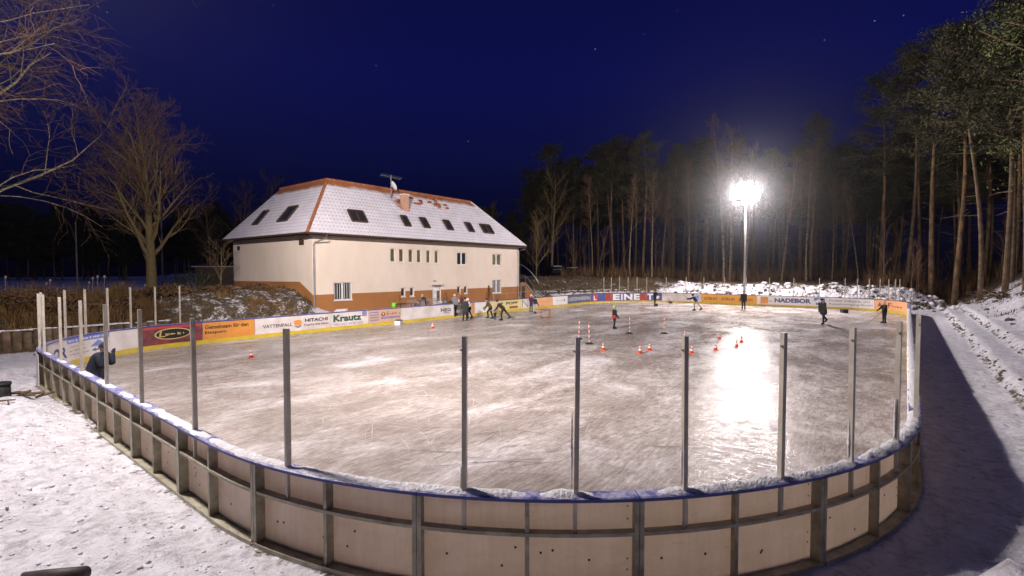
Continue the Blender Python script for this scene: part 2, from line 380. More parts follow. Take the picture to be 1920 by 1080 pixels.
for k, a, b_ in seams():
    mid = (a+b_)/2; spans = [(a, b_)]
    if a < GATE[1] and b_ > GATE[0]:
        spans = []
        if a < GATE[0]-.02: spans.append((a, GATE[0]))
        if b_ > GATE[1]+.02: spans.append((GATE[1], b_))
    leftfar = 23 < mid < 97
    for (x0, x1) in spans:
        ribbon(x0+.004, x1-.004, rect(-.012, 0.0, -.04, BH-.03), 'panel', M['plastic'])
        # cap: blue at the near end, dark and thin along the far sides
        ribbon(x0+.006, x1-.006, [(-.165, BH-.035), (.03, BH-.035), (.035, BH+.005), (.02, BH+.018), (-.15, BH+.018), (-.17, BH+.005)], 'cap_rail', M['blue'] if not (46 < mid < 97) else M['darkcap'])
        if 13 < mid < 125: ribbon(x0+.002, x1-.002, rect(.002, .022, .001, .20), 'kick_board', M['yellow'])
        if x1-x0 > 1:
            ribbon(x0+.03, x1-.03, [(-.155, .665), (-.013, .665), (-.013, .685), (-.14, .685), (-.14, .705), (-.155, .705)], 'mid_rail', M['steel'])
            ribbon(x0+.03, x1-.03, [(-.19, -.05), (-.013, -.05), (-.013, -.03), (-.18, -.03), (-.18, .01), (-.19, .01)], 'base_rail', M['steel'])
    # seam upright: two plates standing out from the panel with front flanges
    if not (GATE[0] < a < GATE[1]):
        b = MB()
        for sg in (-1, 1):
            s = a+sg*.03
            p0 = P(s, -.013, 0); p1 = P(s, -.155, 0); u_, v_, n_ = path(s); t = Vector((-n_[1], n_[0], 0))
            c = (p0+p1)/2; c.z = .505
            b.obox(c, Vector((n_[0], n_[1], 0)), .071, t, .004, (0, 0, 1), .555)
            c2_ = P(s, -.159, .505); b.obox(c2_+t*(-sg*.0), Vector((n_[0], n_[1], 0)), .004, t, .026, (0, 0, 1), .555)
        b.build('upright', M['steel'], barrier)
    if (mid < 23 or mid > 97) and True:
        b = MB(); s = mid+rng.uniform(-.05, .05)
        u_, v_, n_ = path(s); nn = Vector((n_[0], n_[1], 0)); t = Vector((-n_[1], n_[0], 0))
        b.obox(P(s, -.075, .505), nn, .060, t, .004, (0, 0, 1), .555)
        b.obox(P(s+.020, -.138, .505), nn, .004, t, .024, (0, 0, 1), .555)
        b.build('strut', M['steel'], barrier)
# bolt holes on the near panels: one object per panel section
for k, a, b_ in seams():
    if a > 20 and a < 128: continue
    if 23 < a < 125: continue
    b = MB()
    for i in range(rng.randint(5, 9)):
        s = a+.25+rng.random()*(SL-.5); z = .1+rng.random()*.38
        b.obox(P(s, -.0135, z), Vector((*path(s)[2], 0)), .002, Vector((-path(s)[2][1], path(s)[2][0], 0)), .013, (0, 0, 1), .013)
    for z in (.2, .33, .8, .95):
        s = a+.09; b.obox(P(s, -.0135, z), Vector((*path(s)[2], 0)), .002, Vector((-path(s)[2][1], path(s)[2][0], 0)), .008, (0, 0, 1), .008)
    b.build('bolt_row', M['hole'], barrier)
# glass posts
def glass_post(s, near, lean=0):
    b = MB(); u_, v_, n_ = path(s); nn = Vector((n_[0], n_[1], 0)); t = Vector((-n_[1], n_[0], 0))
    lz = Vector((0, 0, 1))+t*lean
    z0 = .66 if near else BH; z1 = 2.92; zc = (z0+z1)/2
    base = P(s, -.095 if not near else -.11, 0)
    if near:   # lower shank in front of the panel
        b.obox(P(s, -.09, .875), nn, .022, t, .022, (0, 0, 1), .188)
    c = P(s, -.085, 0)+lz*((BH+z1)/2); hz = (z1-BH)/2
    b.obox(c, nn, .028, t, .026, lz, hz)
    b.obox(c+nn*.032+t*.017, nn, .004, t, .009, lz, hz-.01); b.obox(c+nn*.032-t*.017, nn, .004, t, .009, lz, hz-.01)
    b.obox(c+lz*(hz-.16)+t*.036, nn, .012, t, .010, lz, .012); b.obox(c+lz*(hz-.16)+t*.050, nn, .005, t, .008, lz, .005); b.obox(c-lz*(hz-.10)-nn*.031, nn, .003, t, .01, lz, .01)
    b.build('glass_post', M['post'], barrier)
for i, s in enumerate([13.9, 12.95, 10.56, 8.12, 5.86, 3.4, .74, -1.8, -4.26, -5.52, -6.8, -8.1, -9.4, -10.78, -12.5]): glass_post(s, True, rng.uniform(-.008, .008))
for s in [15.1, 17.14, 18.26, 19.34, 20.36, 21.42, 22.46]: glass_post(s, True)
for s in [64.12, 65.14, 66.18, 67.24, 68.3, 69.4, 71.54, 73.68, 75.6, 77.78, 79.96, 82.14, 84.32, 86.5, 88.56, 89.52, 90.48, 91.42, 92.26, 92.98, 93.54]: glass_post(s, False)
# red goal marks on the inner face of a panel and the red post collar
for s in (19.95, 20.78):
    ribbon(s, s+.04, rect(.003, .008, .02, BH-.06), 'seam_strip', M['brownred'])

# ---- banners and lettering
TXT = {}
def text_geo(t, bold=0.0):
    key = (t, bold)
    if key in TXT: return TXT[key]
    cu = bpy.data.curves.new('lettering', 'FONT'); cu.body = t; cu.size = 1; cu.resolution_u = 3; cu.offset = bold
    ob = bpy.data.objects.new('lettering', cu); C.objects.link(ob)
    dg = bpy.context.evaluated_depsgraph_get(); dg.update()
    me = bpy.data.meshes.new_from_object(ob.evaluated_get(dg))
    vs = [(v.co.x, v.co.y) for v in me.vertices]; fs = [tuple(p.vertices) for p in me.polygons]
    bpy.data.objects.remove(ob); bpy.data.curves.remove(cu); bpy.data.meshes.remove(me)
    x0 = min(v[0] for v in vs); x1 = max(v[0] for v in vs); y0 = min(v[1] for v in vs); y1 = max(v[1] for v in vs)
    TXT[key] = ([((x-x0)/(x1-x0), (y-y0)/(y1-y0)) for x, y in vs], fs); return TXT[key]
def word(parent, t, s0, s1, z0, z1, m, bold=.0, slant=0, off=.012):
    vs, fs = text_geo(t, bold); b = MB()
    b.add([P(s0+(s1-s0)*x+slant*y, off, z0+(z1-z0)*y) for x, y in vs], fs)
    return b.build('lettering', M[m], parent)
def smudge(parent, s0, s1, z0, z1, m, seed, off=.012):
    r_ = random.Random(seed); b = MB(); s = s0; h = z1-z0
    while s < s1:
        w_ = r_.uniform(.03, .09); a = z0+h*r_.uniform(.12, .42); c = z0+h*r_.uniform(.55, .85); e = min(s+w_, s1)
        b.add([P(s, off, a), P(e, off, a+h*r_.uniform(-.08, .08)), P(e, off, c+h*r_.uniform(-.08, .08)), P(s, off, c)], [(0, 1, 2, 3)])
        s += w_+(r_.uniform(.005, .02) if r_.random() < .8 else .10)
    return b.build('faded_print', M[m], parent)
def banner(s0, s1, m, label, z0=.205, z1=1.065):
    return ribbon(s0+.01, s1-.01, rect(.002, .007, z0, z1), 'advert_banner', M[m], label=label)
def patch(parent, s0, s1, z0, z1, m, name='colour_patch', off=.0095):
    n = max(1, int((s1-s0)/.3)); b = MB()
    for i in range(n+1):
        s = s0+(s1-s0)*i/n; b.v += [tuple(P(s, off, z0)), tuple(P(s, off, z1))]
    for i in range(n): b.f.append((2*i, 2*i+2, 2*i+3, 2*i+1)); b.m.append(0)
    return b.build(name, M[m], parent)
def shape(parent, pts, m, name='emblem', off=.011):
    b = MB()
    if len(pts[0]) == 3:
        for s, z, h in pts: b.v += [tuple(P(s, off, z-h-1e-4)), tuple(P(s, off, z+h+1e-4))]
        for i in range(len(pts)-1): b.f.append((2*i, 2*i+2, 2*i+3, 2*i+1)); b.m.append(0)
    else: b.add([P(s, off, z) for s, z in pts], [tuple(range(len(pts)))])
    return b.build(name, M[m], parent)
def ell(cs, cz, rs, rz, n=14):
    return [(cs-rs*math.cos(math.pi*i/n), cz, rz*math.sin(math.pi*i/n)) for i in range(n+1)]
bn = banner(15.3, 19.3, 'white_panel' if 'white_panel' in M else 'white', 'white corner banner with blue header strip, big dark letters and a blue triangle')
patch(bn, 17.0, 19.28, .86, 1.06, 'lblue'); smudge(bn, 17.1, 19.2, .90, 1.02, 'white', 1)
word(bn, 'OR', 15.95, 17.0, .36, .80, 'navy', .04)
for i in range(3): smudge(bn, 17.2, 18.1+.08*i, .68-.15*i, .76-.15*i, 'grey', 2+i)
shape(bn, [(18.35, .58), (18.75, .82), (19.2, .58)], 'lblue'); smudge(bn, 18.45, 19.15, .34, .52, 'navy', 6)
bn = banner(19.3, 20.74, 'white_panel', 'plain dirty white banner with a red seam'); bn = banner(20.76, 23.4, 'blackred', 'black and dark red banner with an oval gold emblem')
patch(bn, 20.8, 23.38, .93, 1.062, 'red')
shape(bn, ell(22.1, .66, .80, .27), 'gold'); shape(bn, ell(22.1, .66, .72, .225), 'black', off=.013); word(bn, 'L', 21.50, 21.78, .54, .82, 'gold', .012, .05, off=.015); smudge(bn, 21.78, 22.65, .56, .74, 'gold', 7, off=.015)
bn = banner(23.42, 25.92, 'orange', 'orange banner with two lines of dark writing')
word(bn, 'Gemeinsam für den', 23.5, 25.6, .72, .92, 'black', .02); word(bn, 'Eissport', 23.5, 24.5, .44, .62, 'black', .02)
bn = banner(25.94, 30.42, 'white_panel', 'white banner with two company names and a small round orange and blue emblem')
word(bn, 'VATTENFALL', 26.35, 28.0, .50, .68, 'black', .015); shape(bn, ell(28.35, .66, .24, .17), 'orange'); shape(bn, [(28.13, .50), (28.35, .44), (28.58, .52), (28.5, .42), (28.35, .36), (28.2, .42)], 'navy')
word(bn, 'HITACHI', 28.78, 30.22, .66, .86, 'black', .035); word(bn, 'Inspire the Next', 28.72, 30.28, .40, .56, 'black', .01)
bn = banner(30.44, 33.12, 'white_panel', 'white banner with a large dark green name and a grey square')
word(bn, 'Krautz', 30.6, 32.6, .50, .92, 'green', .045); word(bn, 'VIELFALT IN BETON', 30.65, 32.7, .27, .40, 'grey', .0); patch(bn, 32.65, 33.0, .72, 1.04, 'violet')
bn = banner(33.14, 35.76, 'tan', 'tan banner with grey stripes and a round logo')
for i in range(4): patch(bn, 33.25, 33.95, .34+.17*i, .43+.17*i, 'violet')
shape(bn, ell(34.3, .74, .17, .15), 'brownred'); word(bn, 'T', 34.22, 34.38, .66, .82, 'white', .03, off=.014); word(bn, 'S', 34.52, 34.70, .62, .90, 'brownred', .01, .06); smudge(bn, 34.74, 35.7, .64, .86, 'brownred', 8); patch(bn, 34.1, 35.7, .42, .56, 'violet')
bn = banner(35.78, 40.92, 'white_panel', 'long plain white banner ending in three black letters')
word(bn, 'NEG', 39.55, 40.6, .54, .80, 'black', .03); word(bn, '~', 39.8, 40.4, .42, .48, 'black', .02)
bn = banner(43.3, 45.05, 'white', 'bright white blank banner beside the gate')
bn = banner(45.07, 49.5, 'paleyellow', 'pale yellow banner with a short dark name')
word(bn, 'P', 46.55, 46.9, .66, .90, 'black', .03); word(bn, 'POPP', 47.35, 49.0, .66, .90, 'black', .03); patch(bn, 47.8, 49.0, .30, .50, 'brownred'); patch(bn, 45.4, 47.2, .40, .46, 'grey')
bn = banner(49.52, 52.0, 'white_panel', 'white banner with thin grey strokes')
word(bn, 'N', 49.65, 50.6, .28, .98, 'grey', -.01); word(bn, 'C', 51.2, 51.7, .35, .70, 'grey', .0)
bn = banner(52.02, 54.64, 'paleorange', 'pale orange banner with faint red writing'); smudge(bn, 52.5, 54.3, .60, .72, 'orange', 9)
bn = banner(54.66, 57.4, 'white', 'small white banner with tiny grey writing'); smudge(bn, 55.2, 56.5, .58, .70, 'grey', 10); shape(bn, ell(56.8, .62, .14, .12), 'grey')
bn = banner(57.42, 62.0, 'greyblue', 'slate blue banner with white serif letters'); word(bn, 'LAUSITZER RUNDSCHAU', 57.6, 61.9, .48, .84, 'white', .0)
bn = banner(62.02, 71.1, 'bannerblue', 'dark blue banner with very large white and red letters')
patch(bn, 62.4, 63.1, .215, 1.05, 'red'); word(bn, 'L', 62.5, 62.95, .35, .85, 'white', .04, off=.014)
for ch, a, b_, c_ in [('E', 65.3, 66.2, 'white'), ('I', 66.35, 66.55, 'white'), ('N', 66.7, 67.75, 'white'), ('E', 67.9, 68.6, 'white'), ('T', 69.45, 70.1, 'white')]: word(bn, ch, a, b_, .28, 1.0, c_, .05, off=.014)
patch(bn, 64.3, 65.2, .215, 1.05, 'red'); patch(bn, 68.65, 69.4, .215, 1.05, 'red')
word(bn, 'R', 64.4, 65.1, .28, 1.0, 'brownred', .05, off=.014); word(bn, 'R', 68.72, 69.35, .28, 1.0, 'brownred', .05, off=.014); shape(bn, ell(70.6, .66, .2, .26), 'white')
bn = banner(71.12, 75.38, 'white_panel', 'whitish banner with faint brown writing and a blue mark at its right end'); smudge(bn, 71.4, 73.6, .78, .93, 'tan', 11); shape(bn, [(74.5, .8), (74.8, .8), (74.8, .6), (74.65, .6), (74.65, .75), (74.5, .75)], 'skyblue'); word(bn, 'K', 74.85, 75.25, .45, .92, 'skyblue', .04)
bn = banner(75.4, 81.0, 'zyellow', 'golden yellow banner with one dark name printed three times')
for a in (75.65, 77.45, 79.2): word(bn, 'ZÜBLIN', a, a+1.4, .46, .80, 'brownred', .03)
bn = banner(81.02, 87.1, 'white', 'white banner with orange square, large violet blue name and a blue house mark'); patch(bn, 81.35, 82.05, .30, .98, 'orange'); word(bn, '~', 82.1, 82.5, .52, .60, 'black', .03)
word(bn, 'NADEBOR', 82.65, 85.85, .44, .88, 'navy', .05); patch(bn, 86.1, 87.0, .35, 1.0, 'skyblue'); shape(bn, [(86.1, .35), (86.1, .7), (86.5, .9), (86.75, .8), (86.75, .35)], 'white'); shape(bn, [(86.25, .35), (86.25, .6), (86.6, .35)], 'skyblue', off=.014)
bn = banner(87.12, 91.0, 'white', 'white banner with two lines of grey writing'); word(bn, 'Forster Industrie- und', 87.35, 90.6, .70, .92, 'grey', .01); word(bn, 'Kesselreinigung GmbH', 87.35, 90.85, .36, .58, 'grey', .01)
bn = banner(91.02, 97.6, 'paleorange', 'pale orange corner banner with small brown marks'); shape(bn, [(91.3, .5), (91.5, .85), (91.7, .5)], 'brownred'); word(bn, 'F', 92.3, 92.7, .42, .86, 'brownred', .02); smudge(bn, 92.8, 94.2, .42, .70, 'brownred', 12)
# snow lying on the cap rail
b = MB()
def snow_run(s0, s1, h, w, step=.045):
    n = int((s1-s0)/step); K = 7; base = len(b.v)
    for i in range(n+1):
        s = s0+(s1-s0)*i/n; e = min(1, i/5, (n-i)/5)
        hh = .85*h*e*(.55+.45*abs(nz(s*3.1, 2))+.45*abs(nz(s*9, 5)))
        ww = w*(.55+.5*e)*(.9+.35*nz(s*4, 9)); oc = -.068+.02*nz(s*2.2, 4)
        for k in range(K):
            t = k/(K-1); b.v.append(tuple(P(s, oc+(t-.5)*ww, BH+.012+hh*max(0, math.sin(math.pi*t))**.6*(1+.5*nz(s*14, t*5, 2)))))
    for i in range(n):
        for k in range(K-1):
            a = base+i*K+k; b.f.append((a, a+K, a+K+1, a+1)); b.m.append(0)
for s0, s1, h, w in [(12.0, 13.1, .03, .14), (10.0, 11.1, .035, .16), (8.9, 9.6, .03, .15), (7.2, 8.4, .045, .17), (5.3, 6.7, .04, .17), (4.0, 4.9, .03, .15), (2.9, 3.95, .04, .16), (.22, 2.8, .055, .18), (-1.9, .2, .065, .175), (-5.0, -1.85, .075, .175), (-5.75, -5.1, .10, .18), (-9.6, -6.45, .080, .185), (-13.2, -9.65, .085, .20), (-44, -13.25, .06, .20)]:
    snow_run(s0, s1, h, w, .045 if s0 > -14 else .12)
b.build('rail_snow', M['snow'], None, True, kind='stuff', label='lumpy snow lying along the top rail of the near boards', cat='snow')
# snow stuck to the glass posts
b = MB()
for s, z0, z1 in [(-5.52, 1.2, 2.05), (-6.8, 1.2, 1.75), (-9.4, 1.2, 1.7), (-10.78, 1.2, 1.8), (-4.26, 1.15, 1.4)]:
    pts = []; rr = []
    for i in range(14):
        t = i/13; z = z0+(z1-z0)*t; pts.append(P(s+.038, -.07, z)); rr.append(.004+.018*abs(nz(z*9, s))*(1-t*.5)+.008*math.sin(math.pi*t))
    b.tube(pts, rr, 6)
b.build('post_snow', M['snow'], None, True, kind='stuff', label='thin snow frozen onto the sides of the near posts', cat='snow')
# gate opening in the far-left boards
gate = thing('rink_gate', 'open grey metal rink gate with vertical bars beside an orange jamb', 'gate', tuple(P(42.0, -.1, 0)))
def gpart(name, boxes, m):
    b = MB(); base = P(42.0, -.1, 0)
    for (s, off, z, hs, ho, hz) in boxes:
        u_, v_, n_ = path(s); c = P(s, off, z)-base
        b.obox(c, Vector((n_[0], n_[1], 0)), ho, Vector((-n_[1], n_[0], 0)), hs, (0, 0, 1), hz)
    return b.build(name, M[m], gate)
gpart('jamb', [(43.12, -.05, .55, .10, .08, .56)], 'orange')
gpart('gate_leaf', [(42.4, -.5, .98, .5, .015, .02), (42.4, -.5, .10, .5, .015, .02)]+[(41.95+.11*i, -.5, .54, .012, .012, .44) for i in range(9)], 'zinc')
gpart('threshold', [(41.95, -.06, .03, .98, .08, .05)], 'yellow')
gpart('bar', [(41.2, -.25, .25+.2*i, .12, .01, .015) for i in range(4)], 'zinc')
# latch hardware and white end gate at the left near corner
b = MB()
for z, w in ((.98, .30), (.88, .34)):
    b.tube([P(14.6-.2, -.10, z), P(14.6-.2, -.24, z), P(14.6+w, -.24, z-.03), P(14.6+w, -.1, z-.03)], .014, 6)
b.build('latch_bar', M['darkcap'], barrier)
ribbon(13.35, 15.2, rect(-.182, -.168, -.03, 1.0), 'corner_cover', M['white_panel'])

# ------------------------------------------------------------------ building
bld = thing('club_house', 'long two-storey cream house with brown plinth and snow-dusted hipped tile roof', 'house', (29.7, 38.2, 0))
OX, OY = 29.7, 38.2
BX0, BX1, BY0, BY1, BZ = 18.18, 41.3, 32.0, 44.5, 6.2
wins = dict(big=(19.79, 21.26, 1.51, 2.79), s1=(24.78, 25.27, 4.31, 5.42), s2=(25.64, 26.13, 4.31, 5.42), s3=(26.61, 27.10, 4.29, 5.42), s4=(27.5, 27.98, 4.29, 5.42), s5=(28.54, 29.02, 4.27, 5.4), s6=(29.48, 29.96, 4.27, 5.4),
            m1=(32.22, 33.47, 4.16, 5.32), m2=(37.13, 38.48, 4.16, 5.32), m3=(37.13, 38.48, 1.41, 2.72), a1=(25.81, 26.24, 1.53, 2.26), a2=(26.74, 27.17, 1.51, 2.26), a3=(32.22, 32.66, 1.52, 2.22), a4=(33.12, 33.56, 1.52, 2.22), door=(29.2, 30.2, .15, 2.34))
xs = sorted({BX0, BX1} | {w[0] for w in wins.values()} | {w[1] for w in wins.values()})
zz = sorted({-.3, 1.98, BZ} | {w[2] for w in wins.values()} | {w[3] for w in wins.values()})
b = MB()
for i in range(len(xs)-1):
    for j in range(len(zz)-1):
        cx = (xs[i]+xs[i+1])/2; cz = (zz[j]+zz[j+1])/2
        if any(w[0] < cx < w[1] and w[2] < cz < w[3] for w in wins.values()): continue
        b.add([(xs[i]-OX, BY0-OY, zz[j]), (xs[i+1]-OX, BY0-OY, zz[j]), (xs[i+1]-OX, BY0-OY, zz[j+1]), (xs[i]-OX, BY0-OY, zz[j+1])], [(0, 1, 2, 3)], 1 if cz < 1.98 else 0)
for w in wins.values():
    x0, x1, z0, z1 = w[0]-OX, w[1]-OX, w[2], w[3]; y = BY0-OY; d = .18
    b.add([(x0, y, z0), (x1, y, z0), (x1, y, z1), (x0, y, z1), (x0, y+d, z0), (x1, y+d, z0), (x1, y+d, z1), (x0, y+d, z1)], [(0, 1, 5, 4), (1, 2, 6, 5), (2, 3, 7, 6), (3, 0, 4, 7)], 0)
X0, X1, Y0, Y1 = BX0-OX, BX1-OX, BY0-OY, BY1-OY
k1, k2 = 33.73-OY, 2.86
b.add([(X0, Y0, -.3), (X0, Y0, 1.98), (X0, k1, k2), (X0, Y1, 2.78), (X0, Y1, -.3)], [(0, 1, 2, 3, 4)], 1)
b.add([(X0, Y0, 1.98), (X0, Y0, BZ), (X0, Y1, BZ), (X0, Y1, 2.78), (X0, k1, k2)], [(0, 1, 2, 3, 4)], 0)
b.add([(X1, Y0, -.3), (X1, Y1, -.3), (X1, Y1, 2), (X1, Y0, 2)], [(0, 1, 2, 3)], 1); b.add([(X1, Y0, 2), (X1, Y1, 2), (X1, Y1, BZ), (X1, Y0, BZ)], [(0, 1, 2, 3)], 0)
b.add([(X0, Y1, -.3), (X0, Y1, BZ), (X1, Y1, BZ), (X1, Y1, -.3)], [(0, 1, 2, 3)], 0)
b.build('wall', [M['peach'], M['brown']], bld)
for k, w in wins.items():
    x0, x1, z0, z1 = w[0]-OX, w[1]-OX, w[2], w[3]; y = BY0-OY
    if k == 'door':
        b = MB(); b.box(x0+.002, x1-.002, y+.10, y+.15, z0, z1-.002)
        d_ = b.build('door', M['frame'], bld, label='white door standing partly open')
        b = MB(); b.box(x1-.42, x1-.08, y+.085, y+.098, z0+.1, z1-.45); b.build('door_glass', M['glassolive'], d_)
        b = MB(); b.box(x0-.06, x1+.12, y-.28, y-.003, z1+.04, z1+.09); b.build('door_canopy', M['zinc'], bld)
        b = MB(); b.box(x0+.1, x0+.4, y-.05, y-.003, z1+.36, z1+.48); b.build('wall_lamp', M['zinc'], bld)
        continue
    f = .055; b = MB(); dy0, dy1 = y+.09, y+.15
    b.box(x0+.002, x0+f, dy0, dy1, z0+.002, z1-.002); b.box(x1-f, x1-.002, dy0, dy1, z0+.002, z1-.002)
    b.box(x0+f, x1-f, dy0, dy1, z0+.002, z0+f+.03); b.box(x0+f, x1-f, dy0, dy1, z1-f, z1-.002)
    if x1-x0 > .9: b.box((x0+x1)/2-.07, (x0+x1)/2+.07, dy0, dy1, z0+f+.03, z1-f)
    wn = b.build('window', M['frame'], bld)
    b = MB(); b.add([(x0+f, dy1-.02, z0+f), (x1-f, dy1-.02, z0+f), (x1-f, dy1-.02, z1-f), (x0+f, dy1-.02, z1-f)], [(0, 1, 2, 3)])
    b.build('pane', M['glassolive'] if k[0] == 's' or k == 'm2' else M['glassdark'], wn)
    b = MB(); b.box(x0-.04, x1+.04, y-.07, y+.088, z0-.05, z0-.002); b.build('sill', M['frame'], wn)
    if k in ('big', 'm3'):
        b = MB()
        for i in range(7):
            xx = x0+.14+i*(x1-x0-.28)/6; b.box(xx-.018, xx+.018, dy1-.026, dy1-.022, z0+.12, z1-.1)
        b.build('blind', M['white'], wn)
for (v0, v1, z0, z1) in ((33.07, 33.71, 5.46, 5.84), (43.23, 43.71, 5.35, 5.68)):
    b = MB(); b.box(X0-.03, X0-.003, v0-OY, v1-OY, z0, z1); b.build('wall_vent', M['soffit'], bld)
# roof
EX0, EX1, EY0, EY1, EZ = 17.5-OX, 41.85-OX, 31.4-OY, 45.1-OY, 6.22
TX0, TX1, TY0, TY1, TZ = 20.95-OX, 36.8-OX, 34.62-OY, 41.85-OY, 10.55
E_ = [Vector((EX0, EY0, EZ)), Vector((EX1, EY0, EZ)), Vector((EX1, EY1, EZ)), Vector((EX0, EY1, EZ))]
T_ = [Vector((TX0, TY0, TZ)), Vector((TX1, TY0, TZ)), Vector((TX1, TY1, TZ)), Vector((TX0, TY1, TZ))]
m, nt, bs = newmat('snowy_tiles')
uvn = nt.nodes.new('ShaderNodeUVMap'); uvn.uv_map = 'uv'; sep = nt.nodes.new('ShaderNodeSeparateXYZ'); nt.links.new(uvn.outputs[0], sep.inputs[0])
x_, y_ = sep.outputs[0], sep.outputs[1]
course = mathn(nt, 'FRACT', mathn(nt, 'MULTIPLY', y_, 1/.34)); tilex = mathn(nt, 'FRACT', mathn(nt, 'MULTIPLY', x_, 1/.30))
edge = mathn(nt, 'LESS_THAN', course, .30); tx = mathn(nt, 'MULTIPLY', mathn(nt, 'GREATER_THAN', tilex, .28), mathn(nt, 'LESS_THAN', tilex, .80))
nN = ntex(nt, uvn.outputs[0], 1.1, 5, .6); nF = ntex(nt, uvn.outputs[0], 5, 3, .6)
dots = mathn(nt, 'MULTIPLY', mathn(nt, 'MULTIPLY', edge, tx), mathn(nt, 'MULTIPLY', mathn(nt, 'SUBTRACT', mathn(nt, 'ADD', nN, mathn(nt, 'MULTIPLY', y_, .05)), .36), 6, True))
# bare near the ridge and round the chimney
bare = mathn(nt, 'MULTIPLY', mathn(nt, 'SUBTRACT', mathn(nt, 'ADD', mathn(nt, 'MULTIPLY', y_, 1/5.4), mathn(nt, 'MULTIPLY', nN, .16)), .955), 16, True)
cp = nt.nodes.new('ShaderNodeVectorMath'); cp.operation = 'DISTANCE'; nt.links.new(uvn.outputs[0], cp.inputs[0]); cp.inputs[1].default_value = (9.9, 3.7, 0)
ch_ = mathn(nt, 'MULTIPLY', mathn(nt, 'SUBTRACT', mathn(nt, 'ADD', -.35, mathn(nt, 'MULTIPLY', nF, 2.2)), cp.outputs['Value']), 5, True)
cp2 = nt.nodes.new('ShaderNodeVectorMath'); cp2.operation = 'DISTANCE'; nt.links.new(uvn.outputs[0], cp2.inputs[0]); cp2.inputs[1].default_value = (14.3, 4.3, 0)
ch2 = mathn(nt, 'MULTIPLY', mathn(nt, 'SUBTRACT', mathn(nt, 'ADD', -.55, mathn(nt, 'MULTIPLY', nF, 2.0)), cp2.outputs['Value']), 5, True)
fac = mathn(nt, 'MAXIMUM', mathn(nt, 'MAXIMUM', mathn(nt, 'MULTIPLY', dots, .5), bare), mathn(nt, 'MAXIMUM', mathn(nt, 'MULTIPLY', ch_, .75), ch2))
tc = ramp(nt, nF, [(.3, (.22, .08, .035)), (.7, (.42, .16, .06))])
sc_ = ramp(nt, nN, [(.3, (.68, .65, .72)), (.7, (.84, .83, .90))])
nt.links.new(mixc(nt, fac, sc_, tc), bs.inputs['Base Color']); bs.inputs['Roughness'].default_value = .75
bump(nt, bs, mathn(nt, 'ADD', mathn(nt, 'MULTIPLY', course, -1), mathn(nt, 'ABSOLUTE', mathn(nt, 'SUBTRACT', tilex, .5))), .32, .05)
M['roof'] = m
b = MB(); uvs = []
for i, (du) in enumerate(((1, 0), (0, 1), (-1, 0), (0, -1))):
    a, c, d, e = E_[i], E_[(i+1) % 4], T_[(i+1) % 4], T_[i]
    b.add([a, c, d, e], [(0, 1, 2, 3)]); dirv = Vector((*du, 0)); nrm = (c-a).cross(e-a).normalized(); up_ = nrm.cross(dirv)
    for p in (a, c, d, e): uvs.append(((p-a).dot(dirv)+60*i, abs((p-a).dot(up_))))
b.add(T_, [(0, 1, 2, 3)]); uvs += [(0, 5.3)]*4
# underside and thickness
b.add([Vector((p.x, p.y, EZ-.10)) for p in E_], [(0, 3, 2, 1)], 1); uvs += [(0, 0)]*4
for i in range(4):
    a, c = E_[i], E_[(i+1) % 4]; b.add([Vector((a.x, a.y, EZ-.10)), Vector((c.x, c.y, EZ-.10)), c, a], [(0, 1, 2, 3)], 1); uvs += [(0, 0)]*4
me = b.mesh('roof', [M['roof'], M['soffit']]); ul = me.uv_layers.new(name='uv')
for p in me.polygons:
    for li in p.loop_indices: ul.data[li].uv = uvs[me.loops[li].vertex_index]
roof = link('roof', me, bld)
b = MB()
def capline(a, c, r=.11, n_=26):
    for i in range(n_):
        p = a.lerp(c, i/n_); q_ = a.lerp(c, (i+1)/n_); up_ = Vector((0, 0, .02)); b.tube([p+up_, q_+up_*2.4], [r, r*.86], 7)
capline(E_[0], T_[0]); capline(T_[0], T_[1], .12, 48); capline(T_[0], T_[3], .12, 24); b.build('ridge_tile', M['tile'], roof)
b = MB(); capline(E_[1], T_[1], .08, 20); b.build('hip_tile', M['snow'], roof)
b = MB(); b.box(X0-.45, X1+.4, Y0-.5, Y0-.003, 6.0, 6.11); b.box(X0-.55, X0-.003, Y0-.002, Y1+.3, 6.0, 6.11); b.build('soffit', M['soffit'], bld)
b = MB(); b.tube([(EX0, EY0-.06, EZ-.03), (EX1, EY0-.06, EZ-.03)], .07, 8); b.tube([(EX0-.06, EY0, EZ-.03), (EX0-.06, EY1, EZ-.03)], .07, 8); b.build('gutter', M['soffit'], bld)
b = MB(); b.tube([(X0+.75, EY0-.04, EZ-.1), (X0+.7, EY0-.02, EZ-.35), (X0+.12, Y0-.12, EZ-.62), (X0+.06, Y0-.1, EZ-.8), (X0+.06, Y0-.1, .1)], .055, 8); b.build('downpipe', M['zinc'], bld)
b = MB(); b.tube([(X1+.35, EY0-.04, EZ-.1), (X1+.3, EY0, EZ-.35), (X1-.05, Y0-.1, EZ-.5), (X1-.05, Y0-.1, .1)], .05, 8); b.build('downpipe', M['zinc'], bld)
